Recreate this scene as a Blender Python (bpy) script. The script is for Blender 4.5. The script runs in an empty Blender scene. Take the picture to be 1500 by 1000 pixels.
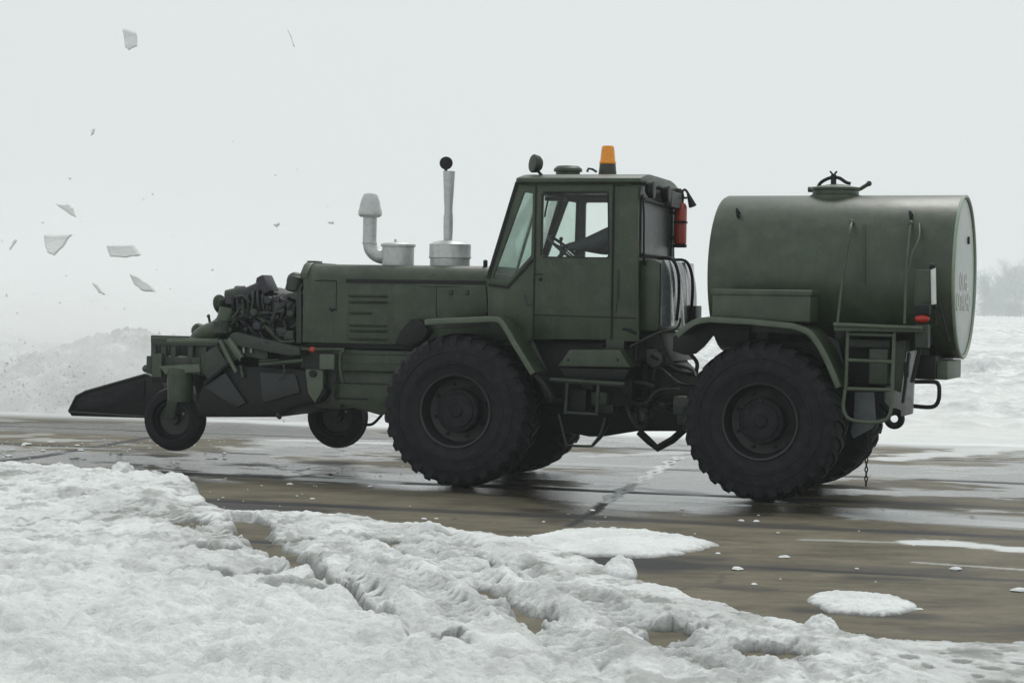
import bpy, bmesh, math, random
import numpy as np
from mathutils import Vector, Matrix

SC = bpy.context.scene
COL = SC.collection
R_ = math.radians
random.seed(7)

# ------------------------------------------------------------------ camera
EYE = 1.658; FPX = 2996.0; HORY = 446.83; ROLL = R_(0.978)
PITCH = math.atan((500 - HORY) / FPX)
fw = Vector((0, math.cos(PITCH), -math.sin(PITCH)))
rt0 = Vector((1, 0, 0)); up0 = rt0.cross(fw)
rt = rt0 * math.cos(ROLL) + up0 * math.sin(ROLL)
up = -rt0 * math.sin(ROLL) + up0 * math.cos(ROLL)
cd = bpy.data.cameras.new('camera'); cam = bpy.data.objects.new('camera', cd); COL.objects.link(cam)
cd.sensor_width = 36; cd.lens = FPX / 1500 * 36; cd.clip_end = 6000; cd.clip_start = .1
cam.matrix_world = Matrix(((rt.x, up.x, -fw.x, 0), (rt.y, up.y, -fw.y, 0), (rt.z, up.z, -fw.z, EYE), (0, 0, 0, 1)))
SC.camera = cam

# ------------------------------------------------------------------ world, sun, exposure
SUN_EL, SUN_ROT = R_(55), R_(15)
w = bpy.data.worlds.new("World"); SC.world = w; w.use_nodes = True
nt = w.node_tree; nt.nodes.clear()
sky = nt.nodes.new('ShaderNodeTexSky'); sky.sky_type = 'NISHITA'; sky.sun_disc = False
sky.sun_elevation = SUN_EL; sky.sun_rotation = SUN_ROT; sky.dust_density = 4
hs = nt.nodes.new('ShaderNodeHueSaturation'); hs.inputs['Saturation'].default_value = .25
nt.links.new(sky.outputs[0], hs.inputs['Color'])
b1 = nt.nodes.new('ShaderNodeBackground'); b1.inputs[1].default_value = .012
nt.links.new(hs.outputs[0], b1.inputs[0])
b2 = nt.nodes.new('ShaderNodeBackground'); b2.inputs[0].default_value = (.925, .98, .985, 1); b2.inputs[1].default_value = .735
ad = nt.nodes.new('ShaderNodeAddShader'); wo = nt.nodes.new('ShaderNodeOutputWorld')
nt.links.new(b1.outputs[0], ad.inputs[0]); nt.links.new(b2.outputs[0], ad.inputs[1]); nt.links.new(ad.outputs[0], wo.inputs[0])
sd = bpy.data.lights.new('sun', 'SUN'); sun = bpy.data.objects.new('sun', sd); COL.objects.link(sun)
sd.energy = 1.5; sd.angle = R_(22); sd.color = (1, .98, .94)
dirv = Vector((math.sin(SUN_ROT) * math.cos(SUN_EL), math.cos(SUN_ROT) * math.cos(SUN_EL), math.sin(SUN_EL)))
sun.rotation_euler = dirv.to_track_quat('Z', 'Y').to_euler()
SC.view_settings.view_transform = 'Standard'; SC.view_settings.look = 'None'
SC.view_settings.exposure = 0; SC.view_settings.gamma = 1
SC.cycles.use_denoising = True
SC.cycles.volume_step_rate = 1; SC.cycles.volume_max_steps = 256
SC.cycles.max_bounces = 12; SC.cycles.volume_bounces = 8; SC.cycles.transparent_max_bounces = 16

# ------------------------------------------------------------------ coordinates
ORG = Vector((1.1906, 19.1442, 0)); TF = R_(16.3); TR = R_(20)
EYEV = Vector((0, 0, EYE))
def ray(px, py): return fw + rt * ((px - 750) / FPX) - up * ((py - 500) / FPX)
def P(px, py, y, t):
    """point of the machine's plane local-y = y seen at a place of the photo -> local (x, z)"""
    ax = Vector((math.cos(t), -math.sin(t), 0)); ay = Vector((math.sin(t), math.cos(t), 0))
    d = ray(px, py); k = (y - ay.dot(EYEV - ORG)) / ay.dot(d); p = EYEV + d * k - ORG
    return (p.dot(ax), p.z)
def F(px, py, y): return P(px, py, y, TF)
def Rr(px, py, y): return P(px, py, y, TR)
def TFp(y, pts): return [F(a, b, y) for a, b in pts]
def TRp(y, pts): return [Rr(a, b, y) for a, b in pts]
def F3(px, py, y): a = F(px, py, y); return (a[0], y, a[1])
def R3(px, py, y): a = Rr(px, py, y); return (a[0], y, a[1])
def G(px, py):
    d = ray(px, py); k = -EYE / d.z; p = EYEV + d * k; return (p.x, p.y)
def AT(px, py, Y):
    d = ray(px, py); return EYEV + d * (Y / d.y)

# ------------------------------------------------------------------ mesh helpers
class B:
    def __init__(s): s.v = []; s.f = []
    def add(s, vs, fs):
        n = len(s.v); s.v += [tuple(v) for v in vs]; s.f += [tuple(i + n for i in f) for f in fs]; return s
    def box(s, x0, x1, y0, y1, z0, z1):
        v = [(x, y, z) for x in (x0, x1) for y in (y0, y1) for z in (z0, z1)]
        return s.add(v, [(0, 1, 3, 2), (4, 6, 7, 5), (0, 4, 5, 1), (2, 3, 7, 6), (0, 2, 6, 4), (1, 5, 7, 3)])
    def prism(s, pts, y0, y1):
        n = len(pts); v = [(x, y0, z) for x, z in pts] + [(x, y1, z) for x, z in pts]
        return s.add(v, [tuple(range(n)), tuple(range(2 * n - 1, n - 1, -1))] + [(i, i + n, (i + 1) % n + n, (i + 1) % n) for i in range(n)])
    def xprism(s, pts, x0, x1):
        n = len(pts); v = [(x0, y, z) for y, z in pts] + [(x1, y, z) for y, z in pts]
        return s.add(v, [tuple(range(n)), tuple(range(2 * n - 1, n - 1, -1))] + [(i, i + n, (i + 1) % n + n, (i + 1) % n) for i in range(n)])
    def ring(s, outer, inner, y0, y1, ax='y'):
        n = len(outer); g = (lambda p, t: (p[0], t, p[1])) if ax == 'y' else (lambda p, t: (t, p[0], p[1]))
        v = [g(p, y0) for p in outer] + [g(p, y0) for p in inner] + [g(p, y1) for p in outer] + [g(p, y1) for p in inner]
        f = []
        for i in range(n):
            j = (i + 1) % n
            f += [(i, j, n + j, n + i), (2 * n + i, 3 * n + i, 3 * n + j, 2 * n + j), (i, 2 * n + i, 2 * n + j, j), (n + i, n + j, 3 * n + j, 3 * n + i)]
        return s.add(v, f)
    def tube(s, pts, r, n=8, closed=False, r1=None):
        pts = [Vector(p) for p in pts]; m = len(pts); v = []; prev = None
        for i, p in enumerate(pts):
            if closed: t = pts[(i + 1) % m] - pts[i - 1]
            else: t = pts[min(i + 1, m - 1)] - pts[max(i - 1, 0)]
            t.normalize()
            if prev is None:
                a = Vector((0, 0, 1)) if abs(t.z) < .9 else Vector((1, 0, 0)); u = t.cross(a).normalized()
            else: u = (prev - t * prev.dot(t)).normalized()
            prev = u; q = t.cross(u); rr = r if r1 is None else r + (r1 - r) * i / (m - 1)
            v += [p + (u * math.cos(2 * math.pi * k / n) + q * math.sin(2 * math.pi * k / n)) * rr for k in range(n)]
        f = []
        for i in range(m if closed else m - 1):
            j = (i + 1) % m
            f += [(i * n + k, i * n + (k + 1) % n, j * n + (k + 1) % n, j * n + k) for k in range(n)]
        if not closed: f += [tuple(range(n))[::-1], tuple(range((m - 1) * n, m * n))]
        return s.add(v, f)
    def lathe(s, prof, c=(0, 0, 0), ax='y', n=32, cap=True):
        c = Vector(c); A = {'x': (Vector((1, 0, 0)), Vector((0, 1, 0)), Vector((0, 0, 1))), 'y': (Vector((0, 1, 0)), Vector((1, 0, 0)), Vector((0, 0, 1))),
             'z': (Vector((0, 0, 1)), Vector((1, 0, 0)), Vector((0, 1, 0)))}
        if isinstance(ax, str): a, u, q = A[ax]
        else:
            a = Vector(ax).normalized(); u = a.orthogonal().normalized(); q = a.cross(u)
        v = []
        for t, r in prof: v += [c + a * t + (u * math.cos(2 * math.pi * k / n) + q * math.sin(2 * math.pi * k / n)) * max(r, 1e-4) for k in range(n)]
        m = len(prof); f = []
        for i in range(m - 1): f += [(i * n + k, i * n + (k + 1) % n, (i + 1) * n + (k + 1) % n, (i + 1) * n + k) for k in range(n)]
        if cap: f += [tuple(range(n))[::-1], tuple(range((m - 1) * n, m * n))]
        return s.add(v, f)
    def ball(s, c, r, n=12, sq=(1, 1, 1)):
        c = Vector(c); m = n // 2 + 1; v = []; f = []
        for i in range(m + 1):
            th = math.pi * i / m
            for k in range(n):
                ph = 2 * math.pi * k / n; v.append((c.x + r * sq[0] * math.sin(th) * math.cos(ph) + (1e-5 * k if i in (0, m) else 0), c.y + r * sq[1] * math.sin(th) * math.sin(ph), c.z + r * sq[2] * math.cos(th)))
        for i in range(m): f += [(i * n + k, i * n + (k + 1) % n, (i + 1) * n + (k + 1) % n, (i + 1) * n + k) for k in range(n)]
        return s.add(v, f)
    def obj(s, name, mat, parent=None, t=None, bevel=0, sharp=35, loc=None, rot=None):
        me = bpy.data.meshes.new(name); me.from_pydata(s.v, [], s.f); me.materials.append(mat)
        bm = bmesh.new(); bm.from_mesh(me); bmesh.ops.remove_doubles(bm, verts=bm.verts, dist=1e-5)
        bmesh.ops.recalc_face_normals(bm, faces=bm.faces)
        if bevel:
            es = [e for e in bm.edges if len(e.link_faces) == 2 and e.calc_face_angle(0) > .6]
            try: bmesh.ops.bevel(bm, geom=es, offset=bevel, segments=2, profile=.5, affect='EDGES', clamp_overlap=True)
            except Exception: pass
        bm.to_mesh(me); bm.free()
        me.shade_smooth(); me.set_sharp_from_angle(angle=R_(sharp))
        o = bpy.data.objects.new(name, me); COL.objects.link(o)
        if parent is not None: o.parent = parent
        if t is not None: o.rotation_euler.z = -t
        if loc is not None: o.location = loc
        if rot is not None: o.rotation_euler = rot
        return o
def tag(o, label=None, cat=None, group=None, kind=None):
    for k, x in (('label', label), ('category', cat), ('group', group), ('kind', kind)):
        if x: o[k] = x
    return o
def empty(name, loc=(0, 0, 0), rot=(0, 0, 0), parent=None):
    o = bpy.data.objects.new(name, None); COL.objects.link(o); o.location = loc; o.rotation_euler = rot; o.empty_display_size = .2
    if parent is not None: o.parent = parent
    return o
def smooth_path(pts, k=4):
    pts = [Vector(p) for p in pts]; out = []
    for i in range(len(pts) - 1):
        p0 = pts[max(i - 1, 0)]; p1 = pts[i]; p2 = pts[i + 1]; p3 = pts[min(i + 2, len(pts) - 1)]
        for j in range(k):
            t = j / k; out.append(.5 * ((2 * p1) + (p2 - p0) * t + (2 * p0 - 5 * p1 + 4 * p2 - p3) * t * t + (3 * p1 - p0 - 3 * p2 + p3) * t ** 3))
    return out + [pts[-1]]

# ------------------------------------------------------------------ materials
def mat(name, base, rough=.5, metal=0, var=.25, scale=6, bump=.0, bscale=60, dirt=None, dirt_amt=.4, coat=0, spec=.5, runs=0):
    m = bpy.data.materials.new(name); m.use_nodes = True; t = m.node_tree; p = t.nodes['Principled BSDF']; N = t.nodes.new; L = t.links.new
    tc = N('ShaderNodeTexCoord'); no = N('ShaderNodeTexNoise'); no.inputs['Scale'].default_value = scale; no.inputs['Detail'].default_value = 6; no.inputs['Roughness'].default_value = .65
    L(tc.outputs['Object'], no.inputs['Vector'])
    mx = N('ShaderNodeMix'); mx.data_type = 'RGBA'
    mx.inputs[6].default_value = (*[c * (1 - var) for c in base], 1); mx.inputs[7].default_value = (*[min(1, c * (1 + var)) for c in base], 1)
    cr = N('ShaderNodeMapRange'); cr.inputs[1].default_value = .3; cr.inputs[2].default_value = .7
    L(no.outputs['Fac'], cr.inputs[0]); L(cr.outputs[0], mx.inputs[0]); out = mx.outputs[2]
    if dirt:
        n2 = N('ShaderNodeTexNoise'); n2.inputs['Scale'].default_value = scale * 2.7; n2.inputs['Detail'].default_value = 8; L(tc.outputs['Object'], n2.inputs['Vector'])
        c2 = N('ShaderNodeMapRange'); c2.inputs[1].default_value = .48; c2.inputs[2].default_value = .72; c2.inputs[4].default_value = dirt_amt
        L(n2.outputs['Fac'], c2.inputs[0]); m2 = N('ShaderNodeMix'); m2.data_type = 'RGBA'; L(c2.outputs[0], m2.inputs[0]); L(out, m2.inputs[6]); m2.inputs[7].default_value = (*dirt, 1); out = m2.outputs[2]
    if runs:
        mp = N('ShaderNodeMapping'); mp.inputs['Scale'].default_value = (16, 16, 1.1); L(tc.outputs['Object'], mp.inputs[0]); n4 = N('ShaderNodeTexNoise'); n4.inputs['Scale'].default_value = 1.0; n4.inputs['Detail'].default_value = 5; n4.inputs['Roughness'].default_value = .7; L(mp.outputs[0], n4.inputs['Vector'])
        c4 = N('ShaderNodeMapRange'); c4.inputs[1].default_value = .5; c4.inputs[2].default_value = .72; c4.inputs[4].default_value = runs; L(n4.outputs['Fac'], c4.inputs[0]); m4 = N('ShaderNodeMix'); m4.data_type = 'RGBA'; L(c4.outputs[0], m4.inputs[0]); L(out, m4.inputs[6]); m4.inputs[7].default_value = (*[c * .42 for c in base], 1)
        n5 = N('ShaderNodeTexNoise'); n5.inputs['Scale'].default_value = 38; n5.inputs['Detail'].default_value = 3; L(tc.outputs['Object'], n5.inputs['Vector']); c5 = N('ShaderNodeMapRange'); c5.inputs[1].default_value = .66; c5.inputs[2].default_value = .74; c5.inputs[4].default_value = .55; L(n5.outputs['Fac'], c5.inputs[0]); m5 = N('ShaderNodeMix'); m5.data_type = 'RGBA'; L(c5.outputs[0], m5.inputs[0]); L(m4.outputs[2], m5.inputs[6]); m5.inputs[7].default_value = (.105, .10, .075, 1); out = m5.outputs[2]
    L(out, p.inputs['Base Color'])
    rr = N('ShaderNodeMapRange'); rr.inputs[3].default_value = max(.02, rough - .1); rr.inputs[4].default_value = min(1, rough + .12); L(no.outputs['Fac'], rr.inputs[0]); L(rr.outputs[0], p.inputs['Roughness'])
    p.inputs['Metallic'].default_value = metal; p.inputs['Specular IOR Level'].default_value = spec
    if coat: p.inputs['Coat Weight'].default_value = coat; p.inputs['Coat Roughness'].default_value = .15
    if bump:
        nb = N('ShaderNodeTexNoise'); nb.inputs['Scale'].default_value = bscale; nb.inputs['Detail'].default_value = 5; L(tc.outputs['Object'], nb.inputs['Vector'])
        bp = N('ShaderNodeBump'); bp.inputs['Strength'].default_value = bump; bp.inputs['Distance'].default_value = .01; L(nb.outputs['Fac'], bp.inputs['Height']); L(bp.outputs[0], p.inputs['Normal'])
    return m
M = {}
M['green'] = mat('green_paint', (.026, .044, .021), .42, var=.42, scale=3, bump=.5, bscale=6, dirt=(.062, .064, .046), dirt_amt=.7, runs=.6)
M['tank'] = mat('tank_paint', (.038, .058, .033), .38, var=.32, scale=2.5, bump=.4, bscale=4, dirt=(.080, .090, .066), dirt_amt=.55, runs=.45)  # the same green paint, sky light on the tank lightened into its colour
M['lightgreen'] = mat('worn_green', (.075, .10, .065), .5, var=.25, scale=9, dirt=(.11, .11, .09))
M['dkgreen'] = mat('grimy_green', (.017, .026, .016), .5, var=.45, scale=8, bump=.4, bscale=30, dirt=(.045, .045, .035), dirt_amt=.5)
M['black'] = mat('black_grime', (.007, .008, .009), .5, var=.5, scale=10, bump=.3, bscale=40, spec=.28)
M['rubber'] = mat('tyre_rubber', (.008, .008, .011), .65, var=.5, scale=5, bump=.7, bscale=35, dirt=(.026, .026, .028), dirt_amt=.6, spec=.25)
M['blue'] = mat('grimy_blue_black', (.014, .015, .022), .5, var=.5, scale=14, bump=.4, bscale=40, dirt=(.03, .028, .038), dirt_amt=.6)
M['rimm'] = mat('rim_paint', (.010, .012, .013), .45, var=.3, scale=9)
M['silver'] = mat('aluminium_paint', (.50, .52, .51), .42, metal=.25, var=.12, scale=8, dirt=(.28, .27, .24), dirt_amt=.4)
M['red'] = mat('red_paint', (.36, .04, .018), .4, var=.15, scale=12, dirt=(.2, .05, .03), dirt_amt=.4)
M['redlens'] = mat('red_lens', (.38, .014, .008), .2, var=.1)
M['orange'] = mat('orange_lens', (.85, .30, .012), .2, var=.12, scale=20)
M['white'] = mat('white_paint', (.72, .73, .70), .45, var=.08)
M['steel'] = mat('bare_steel', (.30, .31, .31), .4, metal=.6, var=.3, scale=10)
M['flap'] = mat('grey_flap', (.11, .125, .13), .6, var=.3, scale=8)
M['tarp'] = mat('wet_black_tarp', (.10, .115, .118), .25, var=.45, scale=4, bump=.5, bscale=5, coat=.6)
M['cloth'] = mat('dark_jacket', (.035, .042, .05), .8, var=.3, scale=12)
M['skin'] = mat('skin', (.42, .26, .19), .6, var=.1)
M['seat'] = mat('seat_vinyl', (.04, .04, .042), .5, var=.2)
M['disc'] = mat('tank_end_paint', (.42, .47, .435), .35, var=.08, scale=3, dirt=(.3, .33, .3), dirt_amt=.35)  # tank end paled, grazing sky reflection painted into its colour
M['trim'] = mat('tank_rim_paint', (.24, .31, .23), .4, var=.15, scale=6)
M['bark'] = mat('frosty_bark', (.40, .43, .43), .9, var=.3, scale=3)  # bark paled to stand for the haze over the far trees
def glass(name, tint, refl=1.0, opac=0.0):
    m = bpy.data.materials.new(name); m.use_nodes = True; t = m.node_tree; t.nodes.clear(); N = t.nodes.new; L = t.links.new
    tr = N('ShaderNodeBsdfTransparent'); tr.inputs[0].default_value = (*tint, 1); gl = N('ShaderNodeBsdfGlossy'); gl.inputs['Roughness'].default_value = .04
    df = N('ShaderNodeBsdfDiffuse'); df.inputs[0].default_value = (.45, .50, .47, 1)
    no = N('ShaderNodeTexNoise'); no.inputs['Scale'].default_value = 3.5; no.inputs['Detail'].default_value = 5
    mr = N('ShaderNodeMapRange'); mr.inputs[1].default_value = .35; mr.inputs[2].default_value = .7; mr.inputs[3].default_value = opac * .4; mr.inputs[4].default_value = opac * 1.5; L(no.outputs['Fac'], mr.inputs[0])
    m0 = N('ShaderNodeMixShader'); L(mr.outputs[0], m0.inputs[0]); L(tr.outputs[0], m0.inputs[1]); L(df.outputs[0], m0.inputs[2])
    fr = N('ShaderNodeFresnel'); fr.inputs[0].default_value = 1.45; mm = N('ShaderNodeMath'); mm.operation = 'MULTIPLY'; mm.inputs[1].default_value = refl
    L(fr.outputs[0], mm.inputs[0]); mx = N('ShaderNodeMixShader'); L(mm.outputs[0], mx.inputs[0]); L(m0.outputs[0], mx.inputs[1]); L(gl.outputs[0], mx.inputs[2])
    o = N('ShaderNodeOutputMaterial'); L(mx.outputs[0], o.inputs[0]); return m
M['glass'] = glass('clear_glass', (.97, .985, .975), refl=.5)
M['tint'] = glass('green_tinted_glass', (.85, .92, .885), refl=.5, opac=.10)
M['rearglass'] = mat('grimy_rear_glass', (.040, .055, .055), .4, var=.5, scale=5, dirt=(.10, .125, .12), dirt_amt=.7)

# =================================================================== NOISE
def vnoise(x, y, seed=0):
    xi = np.floor(x).astype(np.int64); yi = np.floor(y).astype(np.int64); xf = x - xi; yf = y - yi
    def h(a, b):
        n = (a * 374761393 + b * 668265263 + seed * 974634777) & 0xffffffff
        n = ((n ^ (n >> 13)) * 1274126177) & 0xffffffff
        return ((n ^ (n >> 16)) & 0xffff) / 65535.0
    u = xf * xf * xf * (xf * (xf * 6 - 15) + 10); v = yf * yf * yf * (yf * (yf * 6 - 15) + 10)
    return ((h(xi, yi) * (1 - u) + h(xi + 1, yi) * u) * (1 - v) + (h(xi, yi + 1) * (1 - u) + h(xi + 1, yi + 1) * u) * v) * 2 - 1
def fbm(x, y, seed=0, o=5, g=.5, bil=False):
    s = 0; a = 1; t = 0
    for i in range(o):
        c, d = math.cos(i * 1.1), math.sin(i * 1.1)
        n = vnoise(x * c - y * d + 17.3 * i, x * d + y * c - 9.1 * i, seed + i)
        s = s + a * (np.abs(n) * 2 - .6 if bil else n); t += a; a *= g; x = x * 2.03; y = y * 2.03
    return s / t
def sstep(a, b, x): t = np.clip((x - a) / (b - a), 0, 1); return t * t * (3 - 2 * t)
def polydist(X, Y, pts):
    D = np.full(X.shape, 1e9); S = np.zeros(X.shape); acc = 0
    for (ax, ay), (bx, by) in zip(pts[:-1], pts[1:]):
        L = math.hypot(bx - ax, by - ay); ux, uy = (bx - ax) / L, (by - ay) / L
        t = np.clip((X - ax) * ux + (Y - ay) * uy, 0, L); d = np.hypot(X - ax - t * ux, Y - ay - t * uy)
        S = np.where(d < D, acc + t, S); D = np.minimum(D, d); acc += L
    return D, S
def grid_mesh(name, xs, ys, Z, mt, attrs=None, loc=(0, 0, 0), rotz=0, keep=None):
    nx, ny = len(xs), len(ys); X, Y = np.meshgrid(xs, ys)
    co = np.stack([X, Y, Z], -1).reshape(-1, 3).astype(np.float32)
    idx = np.arange(nx * ny).reshape(ny, nx)
    q = np.stack([idx[:-1, :-1], idx[:-1, 1:], idx[1:, 1:], idx[1:, :-1]], -1).reshape(-1, 4)
    if keep is not None:
        k = keep.reshape(-1); q = q[k[q].any(1)]
        used = np.unique(q); rm = np.full(nx * ny, -1); rm[used] = np.arange(len(used)); co = co[used]; q = rm[q]
        if attrs: attrs = {n: a.reshape(-1)[used] for n, a in attrs.items()}
    me = bpy.data.meshes.new(name); me.vertices.add(len(co)); me.vertices.foreach_set('co', co.ravel())
    me.loops.add(q.size); me.polygons.add(len(q)); me.loops.foreach_set('vertex_index', q.ravel().astype(np.int32))
    me.polygons.foreach_set('loop_start', np.arange(0, q.size, 4, dtype=np.int32)); me.polygons.foreach_set('loop_total', np.full(len(q), 4, np.int32))
    me.update(calc_edges=True); me.validate(); me.materials.append(mt); me.shade_smooth()
    for n, a in (attrs or {}).items():
        at = me.attributes.new(n, 'FLOAT', 'POINT'); at.data.foreach_set('value', np.ascontiguousarray(a, dtype=np.float32).ravel())
    o = bpy.data.objects.new(name, me); COL.objects.link(o); o.location = loc; o.rotation_euler.z = rotz; return o
def spread(a, b, fine0, fine1, d, grow=1.12):
    mid = list(np.arange(fine0, fine1 + d / 2, d)); s = d; hi = []; x = mid[-1]
    while x < b: s *= grow; x += s; hi.append(min(x, b))
    s = d; lo = []; x = mid[0]
    while x > a: s *= grow; x -= s; lo.append(max(x, a))
    return np.array(lo[::-1] + mid + hi)

# =================================================================== GROUND
SL = R_(15.6)                                           # direction of the slab joints
cs, sn = math.cos(SL), math.sin(SL)
def uv(X, Y): return X * cs - Y * sn, X * sn + Y * cs
JOINTS = [13.1, 15.62, 17.95, 20.62, 23.5, 26.0]
cj0, cj1 = G(1000, 665), G(830, 770)
cjd = Vector((cj0[0] - cj1[0], cj0[1] - cj1[1])).normalized()

def snow_mat(name, clean=(.80, .835, .835), slush=(.30, .32, .31), z0=.006, z1=.045, bump=.5, dirt=0.0):
    m = bpy.data.materials.new(name); m.use_nodes = True; t = m.node_tree; p = t.nodes['Principled BSDF']; N = t.nodes.new; L = t.links.new
    tc = N('ShaderNodeTexCoord'); sx = N('ShaderNodeSeparateXYZ'); L(tc.outputs['Object'], sx.inputs[0])
    n1 = N('ShaderNodeTexNoise'); n1.inputs['Scale'].default_value = 9; n1.inputs['Detail'].default_value = 8; n1.inputs['Roughness'].default_value = .7; L(tc.outputs['Object'], n1.inputs['Vector'])
    ma = N('ShaderNodeMath'); ma.operation = 'MULTIPLY_ADD'; ma.inputs[1].default_value = .05; L(n1.outputs['Fac'], ma.inputs[0]); L(sx.outputs['Z'], ma.inputs[2])
    mr = N('ShaderNodeMapRange'); mr.inputs[1].default_value = z0 + .025; mr.inputs[2].default_value = z1 + .025; L(ma.outputs[0], mr.inputs[0])
    mx = N('ShaderNodeMix'); mx.data_type = 'RGBA'; mx.inputs[6].default_value = (*slush, 1); L(mr.outputs[0], mx.inputs[0])
    n2 = N('ShaderNodeTexNoise'); n2.inputs['Scale'].default_value = 1.7; n2.inputs['Detail'].default_value = 9; n2.inputs['Roughness'].default_value = .72; L(tc.outputs['Object'], n2.inputs['Vector'])
    m2 = N('ShaderNodeMix'); m2.data_type = 'RGBA'; m2.inputs[6].default_value = (*[c * (.80 - min(dirt, 1.1) * .38) for c in clean], 1); m2.inputs[7].default_value = (*clean, 1)
    r2 = N('ShaderNodeMapRange'); r2.inputs[1].default_value = .36 + dirt * .15; r2.inputs[2].default_value = .56 + dirt * .15; L(n2.outputs['Fac'], r2.inputs[0]); L(r2.outputs[0], m2.inputs[0]); L(m2.outputs[2], mx.inputs[7])
    n7 = N('ShaderNodeTexNoise'); n7.inputs['Scale'].default_value = 34; n7.inputs['Detail'].default_value = 4; n7.inputs['Roughness'].default_value = .7; L(tc.outputs['Object'], n7.inputs['Vector'])
    r7 = N('ShaderNodeMapRange'); r7.inputs[1].default_value = .30; r7.inputs[2].default_value = .52; r7.inputs[3].default_value = .88; r7.inputs[4].default_value = 1; L(n7.outputs['Fac'], r7.inputs[0]); m7 = N('ShaderNodeMix'); m7.data_type = 'RGBA'; m7.blend_type = 'MULTIPLY'; m7.inputs[0].default_value = 1; L(mx.outputs[2], m7.inputs[6]); L(r7.outputs[0], m7.inputs[7]); mx = m7
    at = N('ShaderNodeAttribute'); at.attribute_name = 'slushy'; ms = N('ShaderNodeMix'); ms.data_type = 'RGBA'; L(at.outputs['Fac'], ms.inputs[0]); L(mx.outputs[2], ms.inputs[6]); ms.inputs[7].default_value = (.20, .205, .19, 1)
    L(ms.outputs[2], p.inputs['Base Color'])
    ro = N('ShaderNodeMapRange'); ro.inputs[3].default_value = .35; ro.inputs[4].default_value = .75; L(mr.outputs[0], ro.inputs[0]); L(ro.outputs[0], p.inputs['Roughness'])
    nb = N('ShaderNodeTexNoise'); nb.inputs['Scale'].default_value = 28; nb.inputs['Detail'].default_value = 7; nb.inputs['Roughness'].default_value = .7; L(tc.outputs['Object'], nb.inputs['Vector'])
    bp = N('ShaderNodeBump'); bp.inputs['Strength'].default_value = bump; bp.inputs['Distance'].default_value = .04; L(nb.outputs['Fac'], bp.inputs['Height']); L(bp.outputs[0], p.inputs['Normal'])
    return m
M['snow'] = snow_mat('snow', clean=(.93, .955, .945), slush=(.21, .22, .205), z0=-.004, z1=.022, bump=.85)
M['farsnow'] = snow_mat('far_snow', clean=(.86, .885, .88), slush=(.66, .68, .66), z0=.0, z1=.2, bump=.6, dirt=.5)
M['heap'] = snow_mat('churned_snow', clean=(.92, .93, .91), z0=-100, z1=-99, bump=.8, dirt=.75)
M['ice'] = snow_mat('ice_crust', clean=(.82, .85, .83), z0=-1000, z1=-900, bump=.4)

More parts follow.
